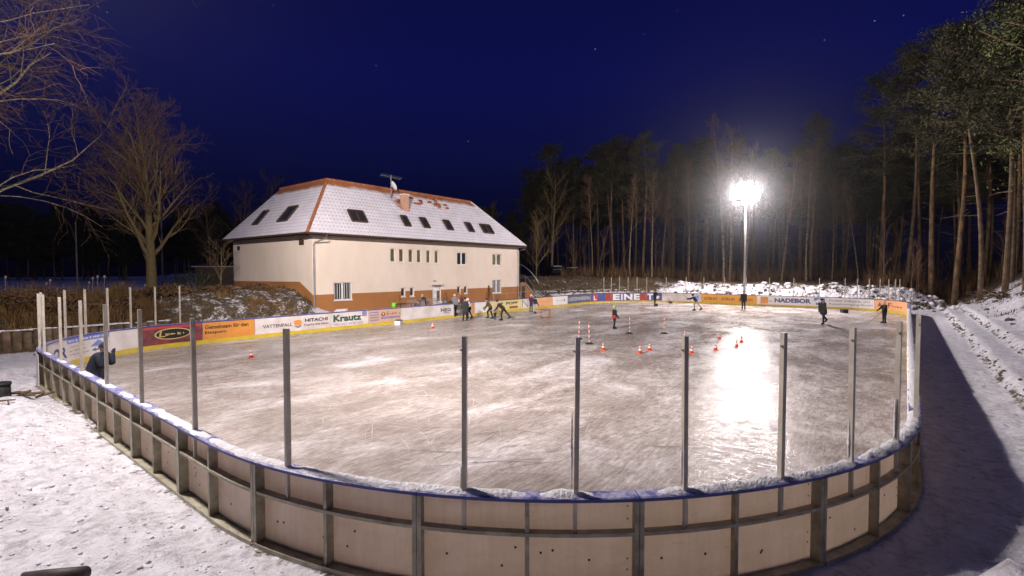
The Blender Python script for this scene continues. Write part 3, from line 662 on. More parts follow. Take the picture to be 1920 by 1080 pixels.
# skylights on the front and left slopes
fn = Vector((0, -4.33, 3.22)).normalized(); fu = Vector((0, 3.22, 4.33)).normalized()
def fpt(u, t): return Vector((u-OX, EY0, EZ))+fu*t
ln = Vector((-4.33, 0, 3.45)).normalized(); lu = Vector((3.45, 0, 4.33)).normalized()
def lpt(v, t): return Vector((EX0, v-OY, EZ))+lu*t
def skylight(pt, a0, a1, t0, t1, nrm, up_, ax, double=False):
    c = (pt(a0, t0)+pt(a1, t1))/2; hw = abs(a1-a0)/2; hh = (t1-t0)/2
    b = MB()
    for (dx, dt, sx, st) in ((-hw, 0, .05, hh), (hw, 0, .05, hh), (0, -hh, hw, .05), (0, hh, hw, .07)): b.obox(c+ax*dx+up_*dt+nrm*.05, ax, sx, up_, st, nrm, .06)
    if double: b.obox(c+nrm*.05, ax, .06, up_, hh, nrm, .06)
    s_ = b.build('skylight', M['soffit'], roof)
    b = MB(); b.obox(c+nrm*.03, ax, hw-.04, up_, hh-.04, nrm, .02); b.build('pane', M['glassdark'], roof if False else s_.parent)
    for dx in (-hw*.7, hw*.7):
        pass
for a0, a1, dbl in ((21.45, 22.85, True), (26.4, 27.08, False), (28.45, 29.18, False), (31.2, 32.0, False), (34.0, 34.8, False), (36.1, 37.65, True)):
    skylight(fpt, a0+.05, a1-.05, 1.35, 2.42, fn, fu, Vector((1, 0, 0)), dbl)
for a0, a1 in ((35.75, 37.2), (40.35, 41.3)): skylight(lpt, a0, a1, 1.4, 2.85, ln, lu, Vector((0, 1, 0)))
b = MB(); cx, cy = 27.42-OX, 33.45-OY; M['chimney'] = mat('chimney_brick', (.62, .36, .25), .85, (.5, .27, .18), 5, bmp=.4, bscale=14); b.box(cx-.25, cx+.25, cy-.25, cy+.25, 7.6, 10.05); ch = b.build('chimney', M['chimney'], bld, label='slim pinkish brick chimney')
b = MB(); b.box(cx-.29, cx+.29, cy-.29, cy+.29, 10.05, 10.13); b.build('chimney_cap', M['snow'], ch)
ax0 = Vector((26.45-OX, 34.0-OY, 9.7)); b = MB(); b.tube([ax0, ax0+Vector((0, 0, 1.95))], .045, 6)
for h_, l_ in ((1.85, .95), (1.75, .0)):
    if l_: b.tube([ax0+Vector((-l_, .1, h_)), ax0+Vector((l_, -.1, h_-.1))], .028, 4)
for i in range(9):
    t = -1+.25*i; c = ax0+Vector((t*.9, -.1*t, 1.85-.05*(t+1))); b.tube([c+Vector((-.1, -.4, .05)), c+Vector((.1, .4, -.05))], .018, 4)
b.build('antenna', M['zinc'], bld)
b = MB(); dc = ax0+Vector((.22, -.1, 1.1)); dn = Vector((.25, -.8, .35)).normalized(); dx = dn.cross(Vector((0, 0, 1))).normalized(); dyv = dn.cross(dx)
pr = [dc-dn*.12]; N_ = 18
for r_, k_ in ((.22, -.09), (.42, 0)): pr += [dc+dn*k_+dx*(r_*.9*math.cos(2*math.pi*i/N_))+dyv*(r_*math.sin(2*math.pi*i/N_)) for i in range(N_)]
b.add(pr, [(0, 1+i, 1+(i+1) % N_) for i in range(N_)]+[(1+i, 1+N_+i, 1+N_+(i+1) % N_, 1+(i+1) % N_) for i in range(N_)]); b.tube([ax0+Vector((0, 0, 1.0)), dc-dn*.1], .02, 5)
b.build('satellite_dish', M['white'], bld)
# a few displaced tiles near the ridge
b = MB(); r2 = random.Random(3)
for i in range(26):
    p = fpt(r2.choice([27, 29.2, 31.2, 32.3])+r2.uniform(-.5, .5), r2.uniform(3.9, 5.2)); b.obox(p+fn*.06, (1, 0, 0), r2.uniform(.08, .2), fu, r2.uniform(.05, .12), fn, .05)
b.build('loose_tile', M['tile'], roof)
# outside stair at the right end
st = thing('outdoor_stair', 'brown walled outside stair with pale coping and railing at the right end of the house', 'stair', (42.9, 32.6, 0))
b = MB(); b.add([(-1.0, -.4, 0), (1.6, -.4, 0), (1.6, -.4, .95), (-.1, -.4, 2.2), (-1.0, -.4, 2.3)], [(0, 1, 2, 3, 4)]); b.add([(-1.0, .9, 0), (1.6, .9, 0), (1.6, .9, .95), (-.1, .9, 2.2), (-1.0, .9, 2.3)], [(4, 3, 2, 1, 0)]); b.add([(1.6, -.4, 0), (1.6, .9, 0), (1.6, .9, .95), (1.6, -.4, .95)], [(0, 1, 2, 3)])
for i in range(7): b.box(-.1+.24*i, .14+.24*i, -.39, .89, 0, 1.95-.17*i)
b.build('stair_wall', M['brown'], st)
b = MB(); b.obox((.75, -.4, 1.62), (.806, 0, -.592), 1.06, (0, 1, 0), .10, (.592, 0, .806), .05); b.obox((-.55, -.4, 2.3), (1, 0, 0), .5, (0, 1, 0), .10, (0, 0, 1), .05); b.build('coping', M['concrete'], st)
b = MB(); b.box(-.75, -.2, -.42, -.403, .2, 2.0); b.build('cellar_door', M['black'], st)
b = MB(); b.tube([(-.9, -.35, 2.4), (-.9, -.35, 3.2), (0, -.35, 3.1), (1.55, -.35, 1.95), (1.55, -.35, 1.0)], .02, 5); b.tube([(0, -.35, 3.1), (0, -.35, 2.2)], .02, 5); b.build('railing', M['zinc'], st)
# grey handrail behind the boards
for (x0, x1, y, z, lab) in ((34.5, 40.5, 29.6, 1.6, 'thin grey handrail behind the yellow banner'), (41.5, 46.2, 29.9, 1.6, 'thin grey handrail behind the two children near the stair')):
    t_ = thing('handrail', lab, 'railing', (x0, y, 0)); b = MB(); b.tube([(0, 0, z-.15), (x1-x0, 0, z)], .022, 5); b.build('rail', M['zinc'], t_)
    for i in range(4):
        b = MB(); xx = (x1-x0)*i/3; b.tube([(xx, 0, .1), (xx, 0, z-.15+.15*i/3)], .02, 5); b.build('post', M['zinc'], t_)

# ------------------------------------------------------------------ things behind the boards
for i, (x, lab) in enumerate(((24.1, 'left crowd control barrier in front of the house'), (26.0, 'right crowd control barrier beside the kneeling helper'))):
    t_ = thing('crowd_barrier', lab+' with thin vertical bars', 'barrier', (x, 29.2, .12), 0, 'metal barriers in front of the house')
    b = MB(); b.tube([(0, 0, 0), (0, 0, 1.3), (1.7, 0, 1.3), (1.7, 0, 0)], .025, 6); b.tube([(0, 0, .2), (1.7, 0, .2)], .02, 6); b.build('frame', M['zinc'], t_)
    b = MB()
    for k in range(14): b.tube([(.12+.112*k, 0, .2), (.12+.112*k, 0, 1.3)], .012, 4)
    b.build('bars', M['zinc'], t_)
t_ = thing('garden_table', 'dark wooden table piled with gear behind the white banner', 'table', (24.9, 30.3, .15))
b = MB(); b.box(-.9, .9, -.4, .4, .92, .98); b.build('table_top', M['darklog'], t_)
for sx in (-.8, .8):
    for sy in (-.3, .3): b = MB(); b.box(sx-.03, sx+.03, sy-.03, sy+.03, 0, .92); b.build('leg', M['darklog'], t_)
b = MB(); r2 = random.Random(8)
t2 = thing('food_stall_table', 'long low table with bags and cups behind the boards', 'table', (29.0, 29.3, .12))
b.box(-1.7, 1.7, -.35, .35, .80, .85); b.build('table_top', M['log'], t2)
for sx in (-1.5, 1.5): b = MB(); b.box(sx-.04, sx+.04, -.3, .3, 0, .8); b.build('leg', M['zinc'], t2)
for i, (dx, c_, lab) in enumerate(((-1.4, 'c_white', 'white bag at the left end of the stall table'), (-.9, 'c_grey', 'grey bag on the stall table beside the white one'), (-.35, 'c_olive', 'olive bag in the middle of the stall table'), (.15, 'c_red', 'red bag on the stall table'), (.6, 'c_white', 'white box beside the red bag'), (1.1, 'c_purple', 'purple bag near the right end of the stall table'), (1.5, 'c_white', 'white bag at the right end of the stall table'))):
    b = MB(); b.sphere((0, 0, .14), .17, 8, 6, sq=(1, .8, .85)); b.tube([(-.06, 0, .26), (-.04, 0, .34), (.05, 0, .34), (.07, 0, .25)], .012, 5)
    b.build('bag', M[c_], None, True, label=lab, cat='bag', loc=(29.0+dx, 29.3, .965))
b = MB(); b.tube([(0, 0, 0), (0, 0, .45)], [.16, .2], 12); b.tube([(.17, 0, .1), (.35, 0, .38)], .03, 6); b.tube([(-.05, 0, .45), (-.2, 0, .6), (-.3, 0, .3)], .02, 5)
b.build('watering_can', M['lime'], None, True, label='bright lime green watering can against the brown plinth', cat='watering can', loc=(24.0, 30.6, .75))
b = MB(); b.box(-.4, .4, -.3, .3, 0, .62); b.box(-.36, .36, -.26, .26, .62, .65); b.build('low_wall_block', M['concrete'], None, label='low concrete block carrying the lime watering can', cat='block', loc=(24.0, 30.6, .1))
for i, (x, lean, lab) in enumerate(((25.3, .25, 'broom leaning left beside the small cellar windows'), (30.55, .06, 'shovel handle leaning on the wall right of the door'), (30.8, -.12, 'second tool leaning on the wall right of the door'))):
    b = MB(); b.tube([(0, -.35, 0), (lean, .1, 1.5)], .018, 6); b.box(-.16, .16, -.42, -.28, 0, .12); b.build('broom', M['log'], None, label=lab, cat='tool', loc=(x, 31.8, .2))
b = MB(); b.tube([(-.35, 0, .45), (-.33, 0, .1), (.33, 0, .1), (.35, 0, .45)], .02, 6)
hoop = [(.45*math.cos(t*math.pi/10), 0, .62+.45*math.sin(t*math.pi/10)) for t in range(21)]; b.tube(hoop, .03, 6, cap=False); b.sphere((0, .1, .62), .4, 12, 8, sq=(1, .3, 1)); b.build('cable_reel', M['brown'], None, True, label='round brown reel leaning by the wall behind the gate', cat='reel', loc=(31.6, 31.2, .65))
b = MB(); b.box(-.35, .35, -.3, .3, 0, .5); b.box(-.3, .3, -.25, .25, .5, .56); b.build('wooden_crate', M['log'], None, label='wooden crate under the round brown reel', cat='crate', loc=(31.6, 31.2, .15))

# ------------------------------------------------------------------ trees
def bare_tree(seed, H, r0, spread, levels=4, lean=(0, 0), crook=.16, droop=0, twig_r=.008, nbr=(9, 6, 5, 4), first=.18, up=.55, tl=None):
    rg = random.Random(seed); B = [MB(), MB(), MB()]
    def grow(p, d, L, r, lv):
        n = 7 if lv == 0 else 5; pts = [p.copy()]; rr = [r]; dd = d.copy()
        for i in range(n):
            w = .05 if lv == 0 else crook
            dd = (dd+Vector((rg.uniform(-w, w), rg.uniform(-w, w), rg.uniform(-w, w)+(.05 if lv in (1, 2) else 0)-droop*(lv >= 2)*.12))).normalized()
            p = p+dd*(L/n); pts.append(p.copy()); rr.append(max(twig_r*.6, r*(1-(i+1)/n*(.86 if lv == 0 else .8))))
        B[0 if lv == 0 else (1 if lv < 3 else 2)].tube(pts, rr, (9, 6, 4, 3, 3)[lv], cap=False)
        if lv >= levels: return
        nb = nbr[lv]
        for k in range(nb):
            t = (first if lv == 0 else .22)+(1-(first if lv == 0 else .22))*(k+rg.random()*.7)/nb
            t = min(t, .985); x = t*n; i = int(x); f = x-i
            q_ = pts[i].lerp(pts[i+1], f); rq = rr[i]*(1-f)+rr[i+1]*f; ax = (pts[i+1]-pts[i]).normalized()
            az = k*2.4+rg.uniform(-.5, .5) if lv == 0 else rg.uniform(0, 6.28)
            s1 = ax.cross(Vector((0, 0, 1)) if abs(ax.z) < .9 else Vector((1, 0, 0))).normalized(); s2 = ax.cross(s1)
            side = s1*math.cos(az)+s2*math.sin(az)
            a_ = R(rg.uniform(32, 58)) if lv == 0 else R(rg.uniform(25, 55))
            nd = (ax*math.cos(a_)+side*math.sin(a_)+Vector((0, 0, up*.25 if lv else up*.3))).normalized()
            if lv == 0: Lc = spread*(1-.55*(t-first)/(1-first))*rg.uniform(.8, 1.1)
            else: Lc = L*rg.uniform(.42, .68)*(1-.3*t)
            grow(q_, nd, Lc, max(twig_r, rq*rg.uniform(.42, .62)), lv+1)
    grow(Vector((0, 0, 0)), Vector((lean[0], lean[1], 1)).normalized(), H, r0, 0)
    return B
def put_bare(name, B, bark, loc, label, cat='bare tree', group=None, rz=0, twig='twig', mbark=None):
    t_ = thing(name, label, cat, loc, rz, group)
    B[0].build('trunk', M[bark], t_, True); B[1].build('branches', M[mbark or bark], t_, True); B[2].build('twigs', M[twig], t_)
    return t_
big = put_bare('lime_tree', bare_tree(11, 11.2, .36, 6.6, 4, nbr=(24, 8, 6, 4), first=.15, up=.42, twig_r=.010), 'bark_bare', (11.9, 42.9, 2.1), 'wide leafless tree with dense fan of fine twigs left of the house')
# birch at the left edge: big limbs reaching to the right
b1 = put_bare('birch_tree', bare_tree(29, 18, .30, 12.0, 4, lean=(.04, -.05), crook=.27, droop=.5, nbr=(17, 7, 7, 5), first=.08, up=.35, twig_r=.012), 'bark_birch', (1.2, 34.6, 1.6), 'large birch reaching pale crooked limbs in from the left edge', rz=.4)
b2 = put_bare('multi_stem_tree', bare_tree(31, 8.5, .16, 4.2, 3, nbr=(14, 8, 6), first=.06, up=1.6, twig_r=.012), 'bark_bare', (57.0, 41.0, 2.1), 'small fan shaped bare tree just right of the house')
b3 = put_bare('garden_shrub', bare_tree(37, 3.0, .06, 1.9, 3, nbr=(8, 6, 5), first=.05, up=.8, twig_r=.008), 'bark_bare', (15.6, 40.5, 2.4), 'thin leafless shrub throwing its shadow on the end wall', 'shrub')
# pines
def pine(seed, H, r0, crown=.55, bend=.4, spreadr=3.2, dens=1.0, leaf=.20):
    rg = random.Random(seed); tr = MB(); br = MB(); lf = MB()
    n = 12; pts = []; rr = []; ph = rg.uniform(0, 6)
    for i in range(n+1):
        t = i/n; pts.append(Vector((bend*math.sin(t*3+ph)*t, bend*math.cos(t*2.3+ph)*t, H*t))); rr.append(r0*(1-.8*t))
    tr.tube(pts, rr, 8)
    def clump(c, rc, k):
        for _ in range(k):
            d = Vector((rg.gauss(0, 1), rg.gauss(0, 1), rg.gauss(0, .55))); d = d*(rc*.55); p = c+d
            dr = Vector((rg.gauss(0, 1), rg.gauss(0, 1), rg.gauss(.4, .8))).normalized(); sd = dr.cross(Vector((rg.gauss(0, 1), rg.gauss(0, 1), rg.gauss(0, 1)))).normalized()
            L = leaf*rg.uniform(.7, 1.5); w = leaf*.22
            bb = len(lf.v); lf.v += [tuple(p-sd*w), tuple(p+sd*w), tuple(p+dr*L+sd*w*.4), tuple(p+dr*L-sd*w*.4)]; lf.f.append((bb, bb+1, bb+2, bb+3)); lf.m.append(0)
    nb = int(30*dens)
    for k in range(nb):
        t = crown+(1-crown)*(k+rg.random())/nb; i = min(n-1, int(t*n)); p = pts[i].lerp(pts[i+1], t*n-i)
        az = k*2.4+rg.uniform(-.6, .6); rel = (t-crown)/(1-crown)
        L = spreadr*(.55+.75*math.sin(math.pi*min(1, rel*.85+.12)))*rg.uniform(.5, 1.1)*(1-.55*rel*rel)
        d = Vector((math.cos(az), math.sin(az), rg.uniform(-.1, .45)+.5*rel)).normalized()
        bp = [p, p+d*L*.5+Vector((0, 0, -.04*L)), p+d*L+Vector((0, 0, .08*L))]
        br.tube(bp, [r0*.22, r0*.14, .02], 4, cap=False)
        for q_ in range(rg.randint(3, 5)):
            f = rg.uniform(.45, 1.08); c = p+d*L*f+Vector((rg.gauss(0, .35), rg.gauss(0, .35), rg.gauss(.05, .25)))
            clump(c, rg.uniform(.45, .95), int(rg.randint(55, 90)))
    for k in range(9):  # dead stubs low on the trunk
        t = rg.uniform(.25, crown); i = int(t*n); p = pts[i].lerp(pts[i+1], t*n-i); az = rg.uniform(0, 6.28); L = rg.uniform(.5, 2.2)
        br.tube([p, p+Vector((math.cos(az)*L, math.sin(az)*L, rg.uniform(-.3, .6)))], [.03, .01], 3, cap=False)
    return tr, br, lf
PV = []
for i, (H, r0, cr, bd, sp) in enumerate(((21, .21, .55, .5, 3.1), (23, .23, .60, 1.0, 2.9), (19, .18, .50, .3, 2.7), (24, .26, .52, .7, 3.5), (17, .16, .45, .5, 2.6), (22, .20, .66, 1.4, 2.7))):
    tr, br, lf = pine(100+i, H, r0, cr, bd, sp)
    PV.append((H, tr.mesh('trunk', M['bark_orange' if i in (1, 3) else 'bark_pine'], True), br.mesh('branches', M['bark_pine']), lf.mesh('needles', M['needle'])))
def put_pine(v, loc, sc, rz, label, group=None, name='pine_tree'):
    t_ = thing(name, label, 'pine tree', loc, rz, group); t_.scale = (sc, sc, sc)
    link('trunk', PV[v][1], t_); link('branches', PV[v][2], t_); link('needles', PV[v][3], t_)
YAW = math.atan2(.6225, .7826)
def at_px(px, Z):
    a = (px-960)/930.; X = a*Z
    return X*math.sin(YAW)+Z*math.cos(YAW), -X*math.cos(YAW)+Z*math.sin(YAW)
front = [  # bearing, depth, top above horizon in metres, variant, label
 (1000, 92, 19.0, 4, 'dark rounded pine farthest left in the wood, right of the house roof'), (1076, 84, 21.5, 2, 'slim pine standing alone with a bare straight stem near the parked cars'), (1122, 80, 22.5, 0, 'pine with a high dark crown left of the yellowish stems'),
 (1150, 78, 22.5, 5, 'crooked pine with a long bare bent trunk'), (1205, 72, 22.0, 3, 'tallest broad pine in the middle of the wood with a thick reddish trunk'), (1262, 76, 21.5, 0, 'pine with a wide crown between the broad pine and the floodlight'),
 (1320, 80, 21.5, 1, 'faint pine just left of the floodlight'), (1440, 82, 21.0, 2, 'thin pine just right of the floodlight'), (1520, 68, 23.0, 1, 'straight reddish pine right of the floodlight'), (1585, 72, 20.5, 4, 'lower pine in the dip of the tree line'),
 (1650, 62, 26.5, 3, 'broad dark pine where the wood begins to rise'), (1700, 56, 26.5, 5, 'leaning pine with a kinked bare trunk on the right'), (1748, 50, 26.0, 3, 'very tall pine rising above its neighbours on the right'), (1790, 47, 25.0, 1, 'tall pine with an orange upper trunk near the right edge'),
 (1838, 43, 24.0, 5, 'straight orange stemmed pine near the right edge'), (1885, 40, 24.0, 0, 'dark pine at the right edge of the picture'), (1925, 36, 22.0, 3, 'dark pine cut by the right edge of the picture')]
for px, Z, top, v, lab in front:
    x, y = at_px(px, Z); base = gz(x, y); put_pine(v, (x, y, base-.1), (top*1.0+.8-base)/PV[v][0], random.Random(px).uniform(0, 6.28), lab)
rg = random.Random(77); cnt = 0; used = []
for i in range(900):
    px = rg.uniform(985, 1990); far = (px-985)/1000
    Zmin = 86 if px < 1150 else (76 if px < 1600 else 76-(px-1600)*.12); Z = rg.uniform(Zmin, Zmin+34)
    x, y = at_px(px, Z)
    if any((x-a)**2+(y-c)**2 < 7.5 for a, c in used): continue
    if outside(x, y) < 7: continue
    used.append((x, y)); cnt += 1
    if cnt > 108: break
    v = rg.randrange(6); put_pine(v, (x, y, gz(x, y)-.1), rg.uniform(.80, 1.0)*(23.0/PV[v][0])*.98, rg.uniform(0, 6.28), 'one of the many dark pines packed in the wood behind the rink', 'dark pines packed in the wood')
# dark tree belt beyond the snow field on the left
cnt = 0; used = []
for i in range(900):
    px = rg.uniform(-90, 985); Z = rg.uniform(70, 92) if px < 400 else rg.uniform(88, 118)
    x, y = at_px(px, Z)
    if any((x-a)**2+(y-c)**2 < 6 for a, c in used): continue
    used.append((x, y)); cnt += 1
    if cnt > 120: break
    v = rg.choice((4, 2, 0)); put_pine(v, (x, y, gz(x, y)-5.5*(.6 if px < 400 else .9)), rg.uniform(.55, .75)*(20/PV[v][0])*(1 if px < 400 else 1.25), rg.uniform(0, 6.28), 'one of the low black trees beyond the snow field on the left', 'black tree belt beyond the snow field')
# bare trees behind the house and birches in the wood
fb = bare_tree(51, 15, .22, 5.5, 3, nbr=(14, 7, 6), first=.2, up=.9, twig_r=.02)
fbm = [fb[0].mesh('trunk', M['bark_bare'], True), fb[1].mesh('branches', M['bark_bare']), fb[2].mesh('twigs', M['twig'])]
bb_ = bare_tree(57, 17, .13, 3.0, 3, nbr=(16, 6, 5), first=.45, up=1.4, droop=.3, twig_r=.014)
M['far_birch'] = mat('dimmed_birch', (.27, .19, .12), .9, (.08, .055, .035), 3, stretch=(1, 1, 3), spread=.1)  # birch bark painted darker to tone down the floodlight on it
bbm = [bb_[0].mesh('trunk', M['far_birch'], True), bb_[1].mesh('branches', M['twig']), bb_[2].mesh('twigs', M['twig'])]
def put_mesh_tree(name, ms, loc, sc, rz, label, group=None, tilt=(0, 0)):
    t_ = thing(name, label, 'bare tree', loc, rz, group); t_.scale = (sc, sc, sc); t_.rotation_euler = (tilt[0], tilt[1], rz)
    for n_, me_ in zip(('trunk', 'branches', 'twigs'), ms): link(n_, me_, t_)
for i, (px, Z, sc, lab) in enumerate(((455, 78, .95, 'faint leafless tree above the left end of the house roof'), (510, 84, 1.1, 'faint leafless tree behind the back corner of the roof'), (570, 90, 1.0, 'faint leafless tree behind the roof ridge'), (395, 70, .7, 'faint leafless tree between the wide tree and the house'), (920, 95, .85, 'faint leafless tree behind the right end of the roof'), (1035, 80, 1.05, 'tall bare tree behind the small fan shaped tree'))):
    x, y = at_px(px, Z); put_mesh_tree('leafless_tree', fbm, (x, y, gz(x, y)-.1), sc, i*1.3, lab)
for i, (px, Z, sc, tilt, lab) in enumerate(((1357, 66, 1.28, (0, .02), 'white stemmed birch rising behind the floodlight mast'), (1368, 67, 1.2, (.05, .03), 'second birch stem leaning beside the one behind the mast'), (1180, 68, .8, (.03, 0), 'thin birch bending left of the broad pine'), (1222, 67, .85, (-.03, .04), 'thin wavy birch right of the broad pine'), (1290, 68, .95, (.06, .05), 'thin birch leaning right between broad pine and floodlight'),
        (1465, 66, .95, (0, -.04), 'thin birch stem right of the floodlight'), (1512, 64, 1.0, (.02, 0), 'birch stem touching the straight reddish pine'), (1560, 66, .8, (.0, .1), 'thin birch stem in the dark gap right of the reddish pine'), (1110, 74, .85, (0, 0), 'thin birch near the parked cars'), (1240, 71, .8, (.04, -.05), 'slim leaning birch behind the large lettered banner'), (1400, 70, 1.1, (.02, .03), 'birch hidden behind the floodlight glare'), (1610, 62, .75, (-.08, .08), 'slanting thin birch below the dip of the tree line'))):
    x, y = at_px(px, Z); put_mesh_tree('birch_tree', bbm, (x, y, gz(x, y)-.1), sc, i*1.7, lab, None, tilt)
# light green pine branches at the upper right
tr, br, lf = pine(140, 14, .22, .30, .4, 2.5, 1.5, leaf=.075)
t_ = thing('pine_tree', 'nearby pale green pine poking into the upper right corner', 'pine tree', (20.6, -4.4, gz(20.6, -4.4)-.1), .5)
tr.build('trunk', M['bark_pine'], t_, True); br.build('branches', M['bark_pine'], t_); lf.build('needles', M['needle_light'], t_)
# small fir by the gate and evergreen bush by the house
def conifer(name, loc, H, rad, lab, m='needle', k=700, cat='fir tree'):
    rr_ = random.Random(H*100); tb = MB(); tb.tube([(0, 0, 0), (0, 0, H*.95)], [.05, .01], 6); l_ = MB()
    for i in range(k):
        t = rr_.random()**.8; az = rr_.uniform(0, 6.28); r_ = rad*(1-t)*rr_.uniform(.2, 1)+.03; p = Vector((math.cos(az)*r_, math.sin(az)*r_, H*(.12+.88*t)-r_*.15))
        d = Vector((math.cos(az), math.sin(az), .5+rr_.gauss(0, .3))).normalized(); s_ = Vector((-math.sin(az), math.cos(az), 0)); L = .09+.10*(1-t)
        l_.add([p-s_*.02, p+s_*.02, p+d*L], [(0, 1, 2)])
    t_ = thing(name, lab, cat, loc); tb.build('trunk', M['bark_pine'], t_); l_.build('needles', M[m], t_)
conifer('fir_tree', (34.75, 30.4, .15), 2.1, .62, 'small sparse fir standing in front of the brown plinth', 'drybrush', 900)
def bush(name, loc, sx, sy, sz, lab, m, k, cat='shrub', leaf=.09):
    rr_ = random.Random(int(loc[0]*31+loc[1]*7)); l_ = MB(); st_ = MB()
    for i in range(9):
        az = rr_.uniform(0, 6.28); st_.tube([(0, 0, -.1), (math.cos(az)*sx*.5, math.sin(az)*sy*.5, sz*.8)], [.03, .01], 4)
    for i in range(k):
        d = Vector((rr_.gauss(0, 1), rr_.gauss(0, 1), abs(rr_.gauss(0, 1)))).normalized(); p = Vector((d.x*sx, d.y*sy, d.z*sz))*rr_.uniform(.55, 1.05)*(1+.25*nz(d.x*2.2+loc[0], d.y*2.2, d.z*2.2))
        a_ = Vector((rr_.gauss(0, 1), rr_.gauss(0, 1), rr_.gauss(.5, 1))).normalized(); b_2 = a_.cross(d).normalized()
        l_.add([p-b_2*leaf*.4, p+b_2*leaf*.4, p+a_*leaf], [(0, 1, 2)])
    t_ = thing(name, lab, cat, loc); st_.build('stems', M['bark_bare'], t_); l_.build('leaves', M[m], t_)
bush('evergreen_bush', (14.2, 41.0, 2.2), 2.0, 1.3, 1.5, 'dark evergreen bush between the wide tree and the house', 'hedge', 2600)
for i, (x, y, s, lab) in enumerate(((6.3, 33.5, 1.2, 'reddish brown dry bush left of the wide tree on the bank'), (4.6, 34.3, 1.4, 'tall brown dry bush at the far left above the log wall'), (8.3, 34.2, 1.2, 'brown dry bush on the bank below the wide tree'), (10.5, 34.6, 1.1, 'low brown bush right of the trunk of the wide tree'), (13.2, 35.0, 1.0, 'low brown bush between evergreen and boards'), (2.2, 35.2, 1.3, 'brown dry bush cut by the left edge'), (15.6, 34.6, .8, 'low brown bush beside the end wall'))):
    bush('dry_bush', (x, y, gz(x, y)-.1), 1.3*s, 1.0*s, .62*s, lab, 'drybrush', 1500, leaf=.13)

# dry grass, reeds and leaf litter on the banks
b = MB(); rg = random.Random(9)
def blade(x, y, h, w, lean):
    z = gz(x, y)-.02; az = rg.uniform(0, 6.28); dx, dy = math.cos(az), math.sin(az); L = lean*h
    b.add([(x-dy*w, y+dx*w, z), (x+dy*w, y-dx*w, z), (x+dx*L, y+dy*L, z+h)], [(0, 1, 2)])
for i in range(2600):
    cx_ = rg.uniform(-3, 18.2); cy_ = rg.uniform(30.2, 37.5)
    if cx_ < 9 and cy_ < 31.3: continue
    if nz(cx_*.6, cy_*.6, 5) < (-.12 if cx_ < 8.5 else .10): continue
    tall = cx_ < 9 and rg.random() < .6
    for k in range(11): blade(cx_+rg.gauss(0, .16), cy_+rg.gauss(0, .16), rg.uniform(.5, 1.0) if tall else rg.uniform(.12, .38), .018, rg.uniform(.1, .9))
b.build('dry_grass', M['drygrass'], None, kind='stuff', label='dry brown grass covering the left bank', cat='grass')
b = MB()
for i in range(1500):
    if rg.random() < .5: cx_ = rg.uniform(44, 62); cy_ = rg.uniform(28, 38)
    else: cx_ = rg.uniform(57.5, 64); cy_ = rg.uniform(-6, 26)
    if outside(cx_, cy_) < 2 or nz(cx_*.5, cy_*.5, 2) < .02: continue
    for k in range(7): blade(cx_+rg.gauss(0, .2), cy_+rg.gauss(0, .2), rg.uniform(.12, .45), .03, rg.uniform(.2, 1.2))
for i in range(420):
    cx_ = rg.uniform(25, 62); cy_ = -rg.uniform(4.3, 9)
    if nz(cx_*.5, cy_*.5, 2) < .0: continue
    for k in range(6): blade(cx_+rg.gauss(0, .2), cy_+rg.gauss(0, .2), rg.uniform(.08, .3), .025, rg.uniform(.2, 1.2))
b.build('brushwood_litter', M['drybrush'], None, kind='stuff', label='scattered brown litter poking through snow on the far banks', cat='undergrowth')
# seed heads of tall weeds at far left
b = MB()
for px, y_px, Z in ((8, 520, 27), (45, 545, 27), (85, 532, 28), (92, 526, 28), (105, 542, 28), (165, 530, 29), (172, 522, 29), (181, 519, 29), (194, 519, 29), (229, 532, 30), (68, 548, 27), (270, 535, 31)):
    x, y = at_px(px, Z); z1 = 3.67+(507-y_px)/930*Z; b.tube([(x, y, gz(x, y)), (x+.05, y, z1)], .012, 3); b.sphere((x+.05, y, z1), .06, 6, 5, sq=(1, 1, 1.5))
b.build('weed_stalks', M['concrete'], None, kind='stuff', label='pale seed heads standing above the dry grass', cat='weeds')
b = MB(); rg4 = random.Random(21)
for i in range(1500):
    px = rg4.uniform(1050, 1980); Z = rg4.uniform(66, 84) if px < 1620 else rg4.uniform(50, 72); x, y = at_px(px, Z)
    if outside(x, y) < 7: continue
    z = gz(x, y); hh_ = rg4.uniform(.6, 2.6)
    for k in range(9):
        az = rg4.uniform(0, 6.28); l_ = rg4.uniform(.2, .9); w_ = .035; t_2 = rg4.uniform(.5, 1)*hh_
        b.add([(x-math.sin(az)*w_, y+math.cos(az)*w_, z-.1), (x+math.sin(az)*w_, y-math.cos(az)*w_, z-.1), (x+math.cos(az)*l_, y+math.sin(az)*l_, z+t_2)], [(0, 1, 2)])
b.build('undergrowth', M['drybrush'], None, kind='stuff', label='brown thicket along the foot of the wood', cat='undergrowth')
# young saplings / undergrowth at the forest edge
sap = bare_tree(71, 5.5, .035, 1.6, 2, nbr=(9, 5), first=.25, up=1.0, twig_r=.010)
sm_ = [x.mesh(n_, M['twig']) for x, n_ in zip(sap[:2], ('trunk', 'branches'))]
for i in range(46):
    px = rg.uniform(1060, 1960); Z = rg.uniform(64, 74) if px < 1650 else rg.uniform(46, 62); x, y = at_px(px, Z)
    if outside(x, y) < 6: continue
    t_ = thing('sapling', 'one of the thin bare saplings along the edge of the wood', 'sapling', (x, y, gz(x, y)), i, 'bare saplings along the edge of the wood'); t_.scale = (rg.uniform(.6, 1.3),)*3; t_.rotation_euler = (rg.gauss(0, .12), rg.gauss(0, .12), i)
    link('trunk', sm_[0], t_); link('branches', sm_[1], t_)

